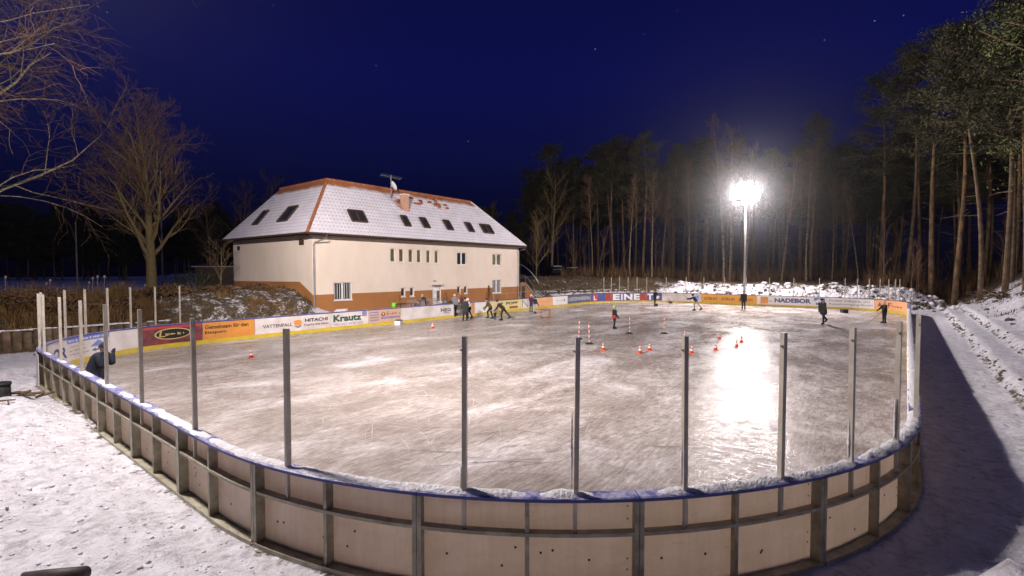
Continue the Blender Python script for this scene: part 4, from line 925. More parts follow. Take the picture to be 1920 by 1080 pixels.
# ------------------------------------------------------------------ palisades and stones
def palisade(pts, h, lab, seed, rad=.13, snow=True):
    rr_ = random.Random(seed); t_ = thing('log_palisade', lab, 'retaining wall', (pts[0][0], pts[0][1], 0)); o_ = Vector((pts[0][0], pts[0][1], 0)); k = 0
    line = [Vector((*p, 0)) for p in pts]; d = 0; logs = []
    for a, c in zip(line, line[1:]):
        L = (c-a).length; n_ = int(L/(rad*1.95))
        for i in range(n_): logs.append(a.lerp(c, i/n_))
    for chunk in range(0, len(logs), max(1, math.ceil(len(logs)/90))):
        b_ = MB()
        for p in logs[chunk:chunk+max(1, math.ceil(len(logs)/90))]:
            hh_ = h*rr_.uniform(.92, 1.06); b_.tube([p-o_+Vector((0, 0, -.3)), p-o_+Vector((rr_.gauss(0, .01), 0, hh_))], rad*rr_.uniform(.88, 1.02), 8)
        b_.build('log', M['log'], t_, True)
palisade([(-6, 31.6), (3.5, 30.95), (9.5, 30.9)], .95, 'dark log palisade holding the bank at the far left', 1, .17)
palisade([(45.6, 31.0), (50.0, 30.1), (54.5, 28.4), (58.0, 25.6)], 1.25, 'long brown log palisade behind the far left corner of the rink', 2, .15)
b = MB()
for pts in (((-6, 31.75), (3.5, 31.1), (9.5, 31.05)), ((45.6, 31.15), (50.1, 30.25), (54.6, 28.5), (58.1, 25.8))):
    z = 1.0 if pts[0][0] < 0 else 1.3
    for a, c in zip(pts, pts[1:]):
        n_ = int(math.dist(a, c)/.25)
        for i in range(n_):
            if rg.random() < .2: continue
            x = a[0]+(c[0]-a[0])*i/n_; y = a[1]+(c[1]-a[1])*i/n_; b.sphere((x, y, z-.02), rg.uniform(.13, .2), 7, 5, sq=(1.2, 1, .35))
b.build('palisade_snow', M['snow'], None, True, kind='stuff', label='thin snow lying on top of the log palisades', cat='snow')
def rock(b_, x, y, z, s, rr_):
    base = len(b_.v); b_.sphere((x, y, z), s, 7, 5, sq=(rr_.uniform(.8, 1.5), rr_.uniform(.7, 1.2), rr_.uniform(.5, .8)))
    for i in range(base, len(b_.v)):
        v_ = Vector(b_.v[i]); n_ = nz(v_.x*6, v_.y*6, v_.z*6); b_.v[i] = tuple(v_+(v_-Vector((x, y, z)))*n_*.7)
b = MB()
for i in range(520):
    u = 12+rg.random()**1.3*44; k = rg.random() < .55; v = (-2.62 if k else -3.72)+rg.gauss(0, .07)+.14*nz(u*.55, 3)
    if nz(u*.7, 3 if k else 9) < -.05: continue
    rock(b, u, v, gz(u, v)-.0, rg.uniform(.03, .075), rg)
b.build('terrace_stones', M['stone'], None, True, kind='stuff', label='dark stones showing along the snowy terrace edges', cat='stones')
b = MB()
for i in range(340):
    u = rg.uniform(57, 61.5); v = rg.uniform(-4, 22); 
    if nz(u*.5, v*.5, 6) < -.05: continue
    rock(b, u, v, gz(u, v)+.05, rg.uniform(.10, .32), rg)
b.build('rubble_snow', M['snow'], None, True, kind='stuff', label='snow covered rubble on the bank behind the far boards', cat='rubble')
b = MB()
for i in range(260):
    u = rg.uniform(57, 61.5); v = rg.uniform(-5, 22); rock(b, u, v, gz(u, v)+.02, rg.uniform(.08, .2), rg)
for i in range(60):
    u = rg.uniform(20, 56); v = -rg.uniform(4.5, 8); rock(b, u, v, gz(u, v)+.0, rg.uniform(.06, .22), rg)
b.build('rubble_stones', M['stone'], None, True, kind='stuff', label='dark stones scattered among the snow on the far and right banks', cat='rubble')
b = MB(); rock(b, 0, 0, 0, .55, random.Random(4)); b.build('snow_boulder', M['snow'], None, True, label='smooth white snow heap at the foot of the house corner', cat='snow heap', loc=(18.9, 29.6, .75))
# brush pile on the right bank
b = MB(); px_, py_ = at_px(1882, 38); pz_ = gz(px_, py_)
for i in range(46):
    az = rg.uniform(0, 6.28); L = rg.uniform(.5, 1.5); p = Vector((rg.gauss(0, .5), rg.gauss(0, .5), rg.uniform(0, .4))); b.tube([p, p+Vector((math.cos(az)*L, math.sin(az)*L, rg.uniform(-.2, .5)))], [.05, .02], 5)
b.build('brush_pile', M['log'], None, True, label='heap of broken branches on the right bank', cat='branch pile', loc=(px_, py_, pz_))
# foreground bits left
b = MB(); b.tube([(-.75, .0, -.14), (-.1, .0, .0), (.42, 0, .10)], [.075, .082, .085], 14); b.build('half_buried_log', M['darklog'], None, True, label='dark wet log half buried in the snow at the lower left', cat='log', loc=(1.10, 7.60, .13), rot=(0, 0, R(-64)))
b = MB()
for a_, c_ in (((-.5, .0, .12), (.35, .1, .2)), ((.35, .1, .2), (.5, .05, -.05)), ((-.5, 0, .12), (-.6, .1, -.1)), ((-.45, .35, .1), (.4, .4, .16)), ((.4, .4, .16), (.35, .1, .2))): b.tube([a_, c_], .035, 6)
b.build('buried_crate', M['log'], None, True, label='wooden crate frame sticking out of the snow pile at left', cat='crate', loc=(1.55, 16.6, gz(1.55, 16.6)+.0), rot=(0, 0, R(-60))).scale = (.45, .45, .45)
b = MB(); b.tube([(0, 0, 0), (0, 0, .55)], [.24, .24], 16); b.tube([(0, 0, .5), (0, 0, .56)], [.26, .26], 16); b.tube([(0, 0, .2), (0, 0, .25)], [.255, .255], 16)
b.build('rubber_barrel', M['rubber'], None, True, label='black barrel at the left edge by the boards', cat='barrel', loc=(1.85, 19.9, -.05))
b = MB()
for i in range(7): a_ = (i*.28-.9, rg.uniform(-.15, .15), .05+.06*(i % 3)); b.tube([a_, (a_[0]+rg.uniform(.5, .9), a_[1]+rg.uniform(-.3, .3), .08+rg.uniform(0, .2))], .05, 6)
b.build('plank_heap', M['log'], None, True, label='small heap of old boards at the outside of the left corner', cat='plank heap', loc=(2.2, 19.9, 0), rot=(0, 0, R(-60))).scale = (.7, .7, .8)
b = MB(); rg2 = random.Random(12)
for i in range(2600):
    u = rg2.uniform(-1.2, 3.0); v = 4+rg2.random()**1.15*15
    dd_ = outside(u, v)
    if dd_ < .22 or rg2.random() > .25+1.5*sm(nz(u*.8, v*.8, 8), -.1, .35): continue
    s_ = rg2.choice((.008, .011, .015, .020, .030))*rg2.uniform(.7, 1.2); base = len(b.v); b.sphere((u, v, gz(u, v)+s_*.15), s_, 6, 4, sq=(rg2.uniform(.8, 1.5), rg2.uniform(.8, 1.4), rg2.uniform(.5, .9)))
b.build('snow_crumbs', M['snow'], None, True, kind='stuff', label='loose snow crumbs strewn over the trampled snow at left', cat='snow')
# slim masts left
for px, Z, h, lab in ((145, 46, 6.0, 'thin grey mast at the far left without a lamp head'), (305, 44, 8.8, 'thin grey mast right of the wide leafless tree')):
    x, y = at_px(px, Z); z = gz(x, y); t_ = thing('lamp_mast', lab, 'mast', (x, y, z)); b = MB(); b.tube([(0, 0, 0), (0, 0, h)], [.07, .05], 8); b.build('mast', M['concrete'], t_); b = MB(); b.tube([(0, 0, 0), (0, 0, .5)], .10, 8); b.build('mast_foot', M['concrete'], t_)
# shed and picnic shelter in the dark
x, y = at_px(418, 52); t_ = thing('garden_shed', 'low dark shed with a pale roof edge behind the evergreen bush', 'shed', (x, y, 2.0), R(-40)); b = MB(); b.box(-2, 2, -1.5, 1.5, 0, 2.0); b.build('wall', M['soffit'], t_); b = MB(); b.box(-2.3, 2.3, -1.8, 1.8, 2.0, 2.12); b.build('roof', M['concrete'], t_)
x, y = 46.7, 35.0; t_ = thing('arched_shelter', 'arched shelter with see-through canopy at the right end of the house', 'shelter', (x, y, 2.2), R(38.5))
for k in range(3):
    b = MB(); b.tube([(-1.4+1.4*k, 1.4-2.8*(i/12), 0+2.3*math.sin(math.pi*(.5+.5*i/12))**.8 if i < 12 else 0) for i in range(13)], .04, 6); b.build('rib', M['zinc'], t_)
m_, nt_, b_s = newmat('canopy_sheet'); b_s.inputs['Base Color'].default_value = (.06, .12, .14, 1); b_s.inputs['Roughness'].default_value = .25; b_s.inputs['Alpha'].default_value = .35; M['canopy'] = m_
b = MB(); prf = [(1.4-2.8*(i/12), 2.3*math.sin(math.pi*(.5+.5*i/12))**.8 if i < 12 else .02) for i in range(12)]
for (yy, z_) in prf: b.v += [(-1.38, yy, z_+.05), (1.38, yy, z_+.05)]
for i in range(len(prf)-1): b.f.append((2*i, 2*i+1, 2*i+3, 2*i+2)); b.m.append(0)
b.build('canopy', M['canopy'], t_, True); b = MB(); b.box(-1.2, 1.2, .2, .6, .42, .48); b.box(-1.1, -1.0, .2, .6, 0, .42); b.box(1.0, 1.1, .2, .6, 0, .42); b.build('bench', M['log'], t_)
# parked cars (only their snowy roofs show over the bank)
def car(loc, rz, lab):
    t_ = thing('parked_car', lab, 'car', loc, rz, 'parked cars behind the bank')
    prof = [(-2.1, .35), (-2.1, .8), (-1.9, .92), (-1.2, .98), (-.75, 1.42), (.7, 1.46), (1.35, 1.0), (2.0, .9), (2.1, .75), (2.1, .35)]
    b = MB(); n_ = len(prof); b.v = [(x, -.82 if z < 1.1 else -.66, z) for x, z in prof]+[(x, .82 if z < 1.1 else .66, z) for x, z in prof]
    b.f = [(i, (i+1) % n_, n_+(i+1) % n_, n_+i) for i in range(n_)]+[tuple(range(n_))[::-1], tuple(range(n_, 2*n_))]; b.m = [0]*len(b.f); b.build('body', M['c_navy'], t_)
    b = MB(); b.add([(-1.16, -.70, 1.03), (-.74, -.60, 1.40), (-.74, .60, 1.40), (-1.16, .70, 1.03)], [(0, 1, 2, 3)]); b.v = [(x-.02, y_2, z+.01) for x, y_2, z in b.v]; b.build('windscreen', M['glassdark'], t_)
    b = MB(); b.box(-.74, .7, -.62, .62, 1.46, 1.53); b.add([(-1.9, -.7, .94), (-1.2, -.7, 1.0), (-1.2, .7, 1.0), (-1.9, .7, .94)], [(0, 1, 2, 3)]); b.build('roof_snow', M['snow'], t_)
    for x_2 in (-1.35, 1.3):
        for y_2 in (-.83, .83): b = MB(); b.tube([(x_2, y_2-.1*(1 if y_2 > 0 else -1), .33), (x_2, y_2, .33)], .33, 14); b.build('wheel', M['rubber'], t_)
x, y = at_px(1045, 80); car((x, y, gz(x, y)+.15), R(35), 'dark car with snowy roof behind the bank, left of the two'); x, y = at_px(1073, 82); car((x, y, gz(x, y)+.15), R(60), 'dark car with snowy roof behind the bank, right of the two')

# ------------------------------------------------------------------ things on the ice
def cone_mesh():
    b = MB(); b.box(-.11, .11, -.11, .11, 0, .025, 0)
    zs_ = [.025, .10, .17, .24, .31, .34]; rs = [.085, .067, .052, .036, .021, .016]
    for i in range(5): b.tube([(0, 0, zs_[i]), (0, 0, zs_[i+1])], [rs[i], rs[i+1]], 12, m=1 if i in (1, 3) else 0)
    return b
cb = cone_mesh(); co_ = MB(); st_ = MB()
b_ = MB(); b_.box(-.12, .12, -.12, .12, 0, .025); base_me = b_.mesh('cone_base', M['cone'])
b_ = MB(); b_.tube([(0, 0, .025), (0, 0, .36)], [.09, .018], 14); body_me = b_.mesh('cone_body', M['cone'], True)
b_ = MB(); b_.tube([(0, 0, .11), (0, 0, .19)], [.074, .056], 14); b_.tube([(0, 0, .25), (0, 0, .31)], [.044, .030], 14); band_me = b_.mesh('white_band', M['white'], True)
for x, y, lab in ((9.39, 21.46, 'small orange and white cone alone on the left part of the ice'), (21.51, 23.58, 'tiny cone on the ice in front of the plain white banner'), (20.4, 10.86, 'cone left of the second one in front of the striped poles'), (20.69, 9.19, 'cone between the leftmost near cone and the centre near posts'), (21.66, 9.16, 'small cone just behind and right of the centre near cone'), (27.22, 9.49, 'cone behind the top of a near post, farthest of the cone field'),
        (22.05, 7.37, 'cone right of the near post in the middle of the ice'), (23.63, 6.81, 'cone nearer the camera left of the lamp reflection'), (27.63, 7.77, 'cone at the back beside the lamp reflection'), (25.33, 6.33, 'cone in the lamp reflection, nearer of the right pair'), (26.99, 6.52, 'cone in the lamp reflection, farther of the right pair')):
    t_ = thing('traffic_cone', lab, 'cone', (x, y, .002), rg.uniform(0, 3), 'small training cones on the ice'); t_.scale = (.98,)*3
    link('cone_base', base_me, t_); k_ = link('cone_body', body_me, t_); link('white_band', band_me, k_)
for x, y, ln_, lab in ((22.94, 13.68, .03, 'striped red and white pole on black foot, leftmost of the four'), (21.68, 12.31, -.02, 'striped pole on black foot nearest the camera'), (26.72, 12.52, .0, 'striped pole right of the child in the lime helmet'), (27.97, 10.96, .01, 'striped pole farthest right of the four')):
    t_ = thing('slalom_pole', lab, 'pole', (x, y, .002), 0, 'striped slalom poles on the ice'); t_.rotation_euler = (ln_, ln_, 0)
    b = MB(); b.tube([(0, 0, 0), (0, 0, .035), (0, 0, .09)], [.22, .21, .07], 16); b.build('foot', M['rubber'], t_, True)
    b = MB(); 
    for i in range(8): b.tube([(0, 0, .06+.125*i), (0, 0, .06+.125*(i+1))], .028, 8, m=i % 2)
    b.build('striped_rod', [M['white'], M['cone']], t_, True)
t_ = thing('practice_goal', 'small red framed practice goal on the ice', 'goal', (31.5, 21.75, 0), R(-31))
b = MB(); b.tube([(-.36, 0, 0), (-.36, 0, .62), (.36, 0, .62), (.36, 0, 0)], .035, 8); b.tube([(-.36, 0, .02), (-.30, .35, .02), (.30, .35, .02), (.36, 0, .02)], .02, 6); b.tube([(-.36, 0, .62), (-.30, .35, .02)], .015, 5); b.tube([(.36, 0, .62), (.30, .35, .02)], .015, 5); b.build('goal_frame', M['brownred'], t_)
b = MB()
for i in range(9): x_ = -.32+.08*i; b.tube([(x_, .01, .6), (x_*.85, .34, .03)], .004, 3)
for i in range(6): f_ = i/6; b.tube([(-.35, .34*f_, .6*(1-f_)), (.35, .34*f_, .6*(1-f_))], .004, 3)
b.build('net', M['white'], t_)
def box_thing(name, x, y, s, m, lab, cat, top=None):
    t_ = thing(name, lab, cat, (x, y, .001), R(30)); b = MB(); b.box(-s[0], s[0], -s[1], s[1], 0, s[2]); b.build('box_body', M[m], t_); b = MB(); b.box(-s[0]-.01, s[0]+.01, -s[1]-.01, s[1]+.01, s[2], s[2]+.04); b.build('lid', M[top or m], t_)
box_thing('ice_box', 21.3, 26.7, (.24, .2, .3), 'c_white', 'small white box with black lid at the foot of the boards', 'box', 'rubber')
box_thing('gear_bag', 51.4, 4.16, (.28, .2, .26), 'rubber', 'black block lying on the ice between the two right skaters', 'box')
box_thing('gear_bag', 48.8, 20.0, (.26, .16, .22), 'darklog', 'dark bag at the feet of the skater by the large lettered banner', 'bag')
b = MB(); b.sphere((0, 0, .14), .3, 9, 6, sq=(1.1, .7, .5)); b.build('gear_sack', M['c_olive'], None, True, label='dark olive sack at the foot of the whitish far banner', cat='bag', loc=(54.2, 20.5, 0))

# skate cuts in the ice
for nm, mm_, cnt_, lab in (('skate_marks', 'frost', 900, 'pale curved skate cuts all over the ice'), ('dark_scratches', 'scratch', 560, 'dark scratches and scrapes in the ice')):
    b = MB(); r3 = random.Random(len(nm))
    for i in range(cnt_):
        if r3.random() < .55: u = r3.uniform(5, 22); v = r3.uniform(1.5, 16)
        else: u = r3.uniform(6, 50); v = r3.uniform(2, 25)
        a_ = r3.uniform(0, 6.28) if nm[0] == 's' else R(r3.choice((-35, -60, -20))+r3.gauss(0, 14)); L = r3.uniform(.3, 1.8) if nm[0] == 's' else r3.uniform(.4, 2.6); kk = r3.gauss(0, .5) if nm[0] == 's' else r3.gauss(0, .25); w_ = r3.uniform(.002, .007); n_ = 8
        if outside(u, v) > -2.8: continue
        px_, py_ = u, v; base = len(b.v)
        for j in range(n_+1):
            t = j/n_; ww = w_*math.sin(math.pi*(t*.9+.05)); b.v += [(px_-math.sin(a_)*ww, py_+math.cos(a_)*ww, .004), (px_+math.sin(a_)*ww, py_-math.cos(a_)*ww, .004)]
            px_ += math.cos(a_)*L/n_; py_ += math.sin(a_)*L/n_; a_ += kk*L/n_
        for j in range(n_): b.f.append((base+2*j, base+2*j+1, base+2*j+3, base+2*j+2)); b.m.append(0)
    b.build(nm, M[mm_], None, kind='stuff', label=lab, cat='ice marks')

# ------------------------------------------------------------------ people
def remeshed(b, voxel, m, name, smooth_it=4):
    me = b.mesh(name, m); o = bpy.data.objects.new(name, me); C.objects.link(o)
    r = o.modifiers.new('r', 'REMESH'); r.mode = 'VOXEL'; r.voxel_size = voxel
    s = o.modifiers.new('s', 'SMOOTH'); s.iterations = smooth_it; s.factor = .5
    dg = bpy.context.evaluated_depsgraph_get(); dg.update()
    me2 = bpy.data.meshes.new_from_object(o.evaluated_get(dg)); bpy.data.objects.remove(o)
    me2.polygons.foreach_set('use_smooth', [True]*len(me2.polygons)); me2.materials.clear(); me2.materials.append(m); me2.name = name
    return me2
def rotY(v, a):  # pitch forward (+x) by angle a for a vector, a>0 tips up-vector towards +x
    c, s = math.cos(a), math.sin(a); return Vector((v.x*c+v.z*s, v.y, -v.x*s+v.z*c))
def person(loc, heading, label, H=1.7, coat='c_black', legs='c_black', hat='c_black', hat_kind='beanie', lean=0, thigh=((5, 0), (-5, 0)), knee=(5, 5), arm=((0, 10), (0, 10)), elbow=(15, 15), head=0, coat_len=.12, skates=True, fat=1.0, skirt=0, band=None, vox=.022, ground_z=.03):
    k = H/1.75; D = R; fat = fat*1.13
    t_ = thing('person', label, 'person', (loc[0], loc[1], loc[2] if len(loc) > 2 else 0), D(heading))
    pel = Vector((0, 0, 0)); J = {}
    def dirv(pitch, out, side):   # leg / arm direction hanging down, pitch>0 forward
        v = Vector((0, 0, -1)); v = rotY(v, -D(pitch)); v.y += side*math.tan(D(out)); return v.normalized()
    lowest = 0
    for i, sd in enumerate((1, -1)):
        hip = pel+Vector((0, sd*.09*k, 0)); kn = hip+dirv(thigh[i][0], thigh[i][1], sd)*.43*k
        an = kn+dirv(thigh[i][0]-knee[i], thigh[i][1], sd)*.42*k; fp = thigh[i][0]-knee[i]
        toe = an+rotY(Vector((.20*k, 0, -.05*k)), -D(fp*.6)); heel = an+rotY(Vector((-.06*k, 0, -.05*k)), -D(fp*.6))
        J[i] = (hip, kn, an, toe, heel); lowest = min(lowest, toe.z-.03*k, heel.z-.03*k)
    lift = -lowest+(ground_z if skates else 0)
    up = Vector((0, 0, lift)); pel = pel+up
    J = {i: tuple(p+up for p in J[i]) for i in J}
    tv = rotY(Vector((0, 0, 1)), D(lean)); fwd = rotY(Vector((1, 0, 0)), D(lean))
    waist = pel+tv*.16*k; chest = pel+tv*.36*k; neck = pel+tv*.52*k
    hv = rotY(Vector((0, 0, 1)), D(lean*.45+head)); hf = rotY(Vector((1, 0, 0)), D(lean*.45+head)); headc = neck+hv*.17*k
    A = {}
    for i, sd in enumerate((1, -1)):
        sh = neck+tv*(-.05*k)+Vector((0, sd*.175*k, 0)); el = sh+rotY(dirv(arm[i][0], arm[i][1], sd), 0)*.29*k
        wr = el+dirv(arm[i][0]+elbow[i], arm[i][1]*(.3 if elbow[i] > 60 else 1), sd)*.25*k; A[i] = (sh, el, wr)
    # body: one continuous surface with face
    b = MB(); c_ = b.capsule
    c_(pel, .12*k, waist, .115*k); c_(waist, .115*k, chest, .13*k); c_(neck-Vector((0, .10*k, .03*k)), .07*k, neck+Vector((0, .10*k, -.03*k)), .07*k); c_(chest, .12*k, neck, .06*k); c_(neck, .055*k, headc, .06*k)
    b.sphere(headc+hv*.015*k, .098*k, 14, 10, sq=(1.0, .82, 1.18)); b.sphere(headc-hv*.07*k+hf*.035*k, .055*k, 10, 7)
    b.capsule(headc+hf*.095*k+hv*.015*k, .012*k, headc+hf*.118*k-hv*.02*k, .018*k, 8)
    for sd in (1, -1): b.sphere(headc+Vector((0, sd*.083*k, 0)), .026*k, 8, 6, sq=(.7, .5, 1.2))
    for sd in (1, -1): b.sphere(headc+hf*.088*k+hv*.012*k+Vector((0, sd*.034*k, 0)), .016*k, 6, 5)
    for i in (0, 1):
        hip, kn, an, toe, heel = J[i]; c_(hip, .085*k, kn, .055*k); c_(kn, .055*k, an, .04*k); c_(an, .04*k, toe, .03*k); c_(an, .04*k, heel, .03*k)
        sh, el, wr = A[i]; c_(sh, .055*k, el, .042*k); c_(el, .042*k, wr, .03*k)
    link('body', remeshed(b, vox*.9, M['skin'], 'body', 3), t_)
    # eyes and mouth
    b = MB()
    for sd in (1, -1): b.sphere(headc+hf*.098*k+hv*.018*k+Vector((0, sd*.034*k, 0)), .010*k, 6, 5)
    b.build('eyes', M['black'], t_)
    b = MB(); b.obox(headc+hf*.088*k-hv*.062*k, hf, .004, Vector((0, 1, 0)), .026*k, hv, .005); b.build('mouth', M['brownred'], t_)
    # trousers
    b = MB(); b.capsule(pel-Vector((0, .04*k, 0)), .125*k*fat, pel+Vector((0, .04*k, 0)), .125*k*fat)
    for i in (0, 1):
        hip, kn, an, toe, heel = J[i]; b.capsule(hip, .10*k*fat, kn, .073*k); b.capsule(kn, .073*k, an+(kn-an)*.12, .062*k)
    link('trousers', remeshed(b, vox, M[legs], 'trousers'), t_)
    # coat with sleeves
    b = MB(); w = fat
    b.capsule(pel+tv*.03*k-Vector((0, .05*k, 0)), .135*k*w, chest-Vector((0, .06*k, 0)), .135*k*w); b.capsule(pel+tv*.03*k+Vector((0, .05*k, 0)), .135*k*w, chest+Vector((0, .06*k, 0)), .135*k*w)
    b.capsule(chest-Vector((0, .07*k, 0)), .125*k*w, neck-Vector((0, .11*k, .05*k)), .075*k); b.capsule(chest+Vector((0, .07*k, 0)), .125*k*w, neck+Vector((0, .11*k, -.05*k)), .075*k); b.capsule(chest, .12*k*w, neck+tv*.01*k, .08*k)
    if skirt:
        for sd in (-1, 1): b.capsule(pel+Vector((0, sd*.05*k, 0)), .14*k*w, pel+Vector((-.02*k, sd*.06*k, -skirt*k)), .145*k*w)
    for i in (0, 1):
        sh, el, wr = A[i]; b.capsule(sh, .080*k*w, el, .066*k*w); b.capsule(el, .066*k*w, wr, .052*k)
    link('jacket', remeshed(b, vox, M[coat], 'jacket'), t_)
    if band:
        b = MB(); b.capsule(pel+tv*.04*k-Vector((0, .06*k, 0)), .168*k, pel+tv*.04*k+Vector((0, .06*k, 0)), .168*k); b.capsule(pel-tv*.06*k-Vector((0, .06*k, 0)), .160*k, pel-tv*.06*k+Vector((0, .06*k, 0)), .160*k)
        link('waist_band', remeshed(b, vox, M[band], 'waist_band'), t_)
    # gloves: palm, four curled fingers and a thumb
    for i, sd in enumerate((1, -1)):
        sh, el, wr = A[i]; d = (wr-el).normalized(); sdv = d.cross(Vector((0, 1, 0))).normalized(); lat = d.cross(sdv).normalized()
        b = MB(); pc = wr+d*.05*k; b.obox(pc, d, .045*k, lat if False else sdv, .040*k, lat, .016*k)
        for q_ in range(4):
            rt_ = wr+d*.095*k+sdv*((q_-1.5)*.021*k); L = (.062, .072, .068, .052)[q_]*k
            b.capsule(rt_, .011*k, rt_+d*L*.55, .010*k, 6); b.capsule(rt_+d*L*.55, .010*k, rt_+d*L*.85-lat*sd*L*.45, .008*k, 6)
        b.capsule(wr+d*.035*k+sdv*.035*k, .013*k, wr+d*.08*k+sdv*.07*k, .010*k, 6)
        b.build('glove', M['c_black'], t_, True)
    # boots or skates
    for i in (0, 1):
        hip, kn, an, toe, heel = J[i]; b = MB(); b.capsule(an+(kn-an)*.25, .062*k, an, .056*k, 8); b.capsule(an, .052*k, toe, .042*k, 8); b.capsule(heel, .044*k, toe, .040*k, 8)
        bt = b.build('skate' if skates else 'boot', M['c_black'], t_, True)
        if skates: b = MB(); fx = (toe-heel).normalized(); c2_ = (toe+heel)/2-Vector((0, 0, .055*k)); b.obox(c2_, fx, .14*k, Vector((0, 1, 0)), .003, fx.cross(Vector((0, -1, 0))), .018*k); b.build('blade', M['zinc'], bt)
    # headgear
    b = MB()
    if hat_kind == 'beanie':
        n_ = 14
        for j in range(6):
            t = j/5; z_ = .0+.135*math.sin(t*q); r_ = .112*math.cos(t*q*.97)
            for i in range(n_): a = 2*math.pi*i/n_; b.v.append(tuple(headc+hv*(.015+z_)*k+hf*(r_*k*math.cos(a)-.008*k)+Vector((0, r_*.88*k*math.sin(a), 0))))
        for j in range(5):
            for i in range(n_): b.f.append((j*n_+i, j*n_+(i+1) % n_, (j+1)*n_+(i+1) % n_, (j+1)*n_+i)); b.m.append(0)
        b.build('beanie', M[hat], t_, True)
    elif hat_kind == 'helmet':
        b.sphere(headc+hv*.045*k-hf*.01*k, .125*k, 14, 9, sq=(1.08, .9, .95)); link('helmet', remeshed(b, .02, M[hat], 'helmet', 2), t_)
    else:
        b.sphere(headc+hv*.03*k-hf*.018*k, .108*k, 12, 8, sq=(1, .88, 1.05)); link('hair', remeshed(b, .02, M[hat], 'hair', 1), t_)
    return t_, A, J, headc
LEFT, RIGHT, AWAY, TOWARD = 128.5, -51.5, 38.5, 218.5
man, A, J, hc = person((3.50, 17.6), RIGHT+14, 'stout person in black coat and beanie, hand at face, by near left boards', 1.66, 'c_navy', 'c_black', 'c_black', 'beanie', lean=22, arm=((30, 14), (26, 14)), elbow=(142, 146), head=0, skates=False, fat=1.36, skirt=.2, vox=.018)
person((25.93, 24.97), AWAY+20, 'adult in long black coat standing with back to the camera by the gate', 1.66, 'c_coat', 'c_black', 'c_black', 'beanie', skirt=.22, fat=1.08, arm=((4, 12), (4, 12)), thigh=((4, 3), (-3, 3)))
person((27.35, 25.9), LEFT+30, 'skater in black with white striped sleeves behind the long black coat', 1.55, 'c_white', 'c_black', 'c_white', 'helmet', lean=14, thigh=((26, 0), (-16, 0)), knee=(30, 12), arm=((30, 14), (-20, 20)), elbow=(40, 20), band='c_black')
person((27.9, 28.0, .05), TOWARD, 'person in dark coat with grey front and white cap standing in the gate', 1.72, 'c_grey', 'c_black', 'c_white', 'beanie', arm=((8, 8), (30, 10)), elbow=(20, 70), skates=False)
person((28.1, 24.4), LEFT, 'skater in olive jacket bent forward among the group of three', 1.62, 'c_olive', 'c_black', 'c_brown', 'hair', lean=34, thigh=((35, 2), (-6, 2)), knee=(42, 10), arm=((8, 8), (18, 8)), elbow=(25, 30))
person((27.6, 23.55), TOWARD, 'small child with pale jacket held up between two adults', 1.05, 'c_light', 'c_black', 'c_light', 'helmet', arm=((30, 40), (30, 40)), elbow=(30, 30))
person((27.95, 23.05), LEFT+6, 'adult in dark red jacket lunging over the child with one leg stretched back', 1.68, 'c_brown', 'c_black', 'c_black', 'beanie', lean=48, thigh=((22, 2), (-38, 2)), knee=(28, 2), arm=((30, 8), (18, 8)), elbow=(14, 20))
person((35.24, 25.87), TOWARD+20, 'child in purple jacket and white hat near the far left boards', 1.5, 'c_purple', 'c_jeans', 'c_white', 'beanie', arm=((10, 14), (35, 14)), elbow=(20, 60))
person((34.13, 24.66), RIGHT+30, 'child in dark teal jacket and pale trousers beside the purple jacket', 1.45, 'c_teal', 'c_light', 'c_black', 'hair', arm=((28, 20), (10, 10)), elbow=(6, 20), lean=5)
person((28.2, 14.24), RIGHT+15, 'child in lime helmet, black jacket and red waistband on the ice', 1.42, 'c_black', 'c_black', 'c_neon', 'helmet', arm=((6, 6), (6, 6)), elbow=(30, 30), band='c_red')
person((49.33, 20.33), RIGHT+20, 'dark dressed skater holding hands out by the large lettered banner', 1.66, 'c_black', 'c_black', 'c_black', 'hair', lean=6, arm=((28, 6), (34, 6)), elbow=(50, 40))
t_, A, J, hc = person((46.0, 15.0), LEFT-6, 'hockey player in dark jersey lunging with stick raised ahead', 1.66, 'c_navy', 'c_light', 'c_brown', 'helmet', lean=36, thigh=((38, 3), (-34, 3)), knee=(48, 4), arm=((75, 6), (55, 6)), elbow=(10, 30))
w0 = Matrix.Rotation(R(LEFT-6), 3, 'Z') @ A[0][2]+Vector((46.0, 15.0, 0)); hd = Matrix.Rotation(R(LEFT-6), 3, 'Z') @ Vector((1, 0, 0))
b = MB(); b.tube([w0-hd*.1-Vector((0, 0, .12)), w0+hd*.42+Vector((0, 0, .30)), w0+hd*.52+Vector((0, 0, 1.05))], .02, 6); b.build('hockey_stick', M['log'], None, label='stick raised by the lunging hockey player', cat='hockey stick')
person((49.11, 11.73), TOWARD-30, 'person in black standing still on the ice under the floodlight', 1.75, 'c_black', 'c_black', 'c_black', 'beanie', thigh=((12, 2), (-6, 2)), arm=((2, 7), (2, 7)))
person((39.57, 4.39), LEFT+25, 'skater in long dark coat and cap gliding with arms spread', 1.78, 'c_coat', 'c_black', 'c_black', 'beanie', lean=16, thigh=((14, 0), (-24, 0)), knee=(14, 28), arm=((22, 18), (-26, 16)), elbow=(8, 8), skirt=.16, fat=1.08)
t_, A, J, hc = person((43.03, 1.14), LEFT+5, 'child in black with white helmet holding a hockey stick near the right boards', 1.5, 'c_black', 'c_black', 'c_white', 'helmet', lean=4, arm=((30, 4), (38, 4)), elbow=(12, 12), thigh=((4, 2), (2, 2)))
Rm = Matrix.Rotation(R(LEFT+5), 3, 'Z'); w0 = Rm @ A[0][2]+Vector((43.03, 1.14, 0)); hd = Rm @ Vector((1, 0, 0)); b = MB(); tp = w0+hd*1.02; tp.z = .06
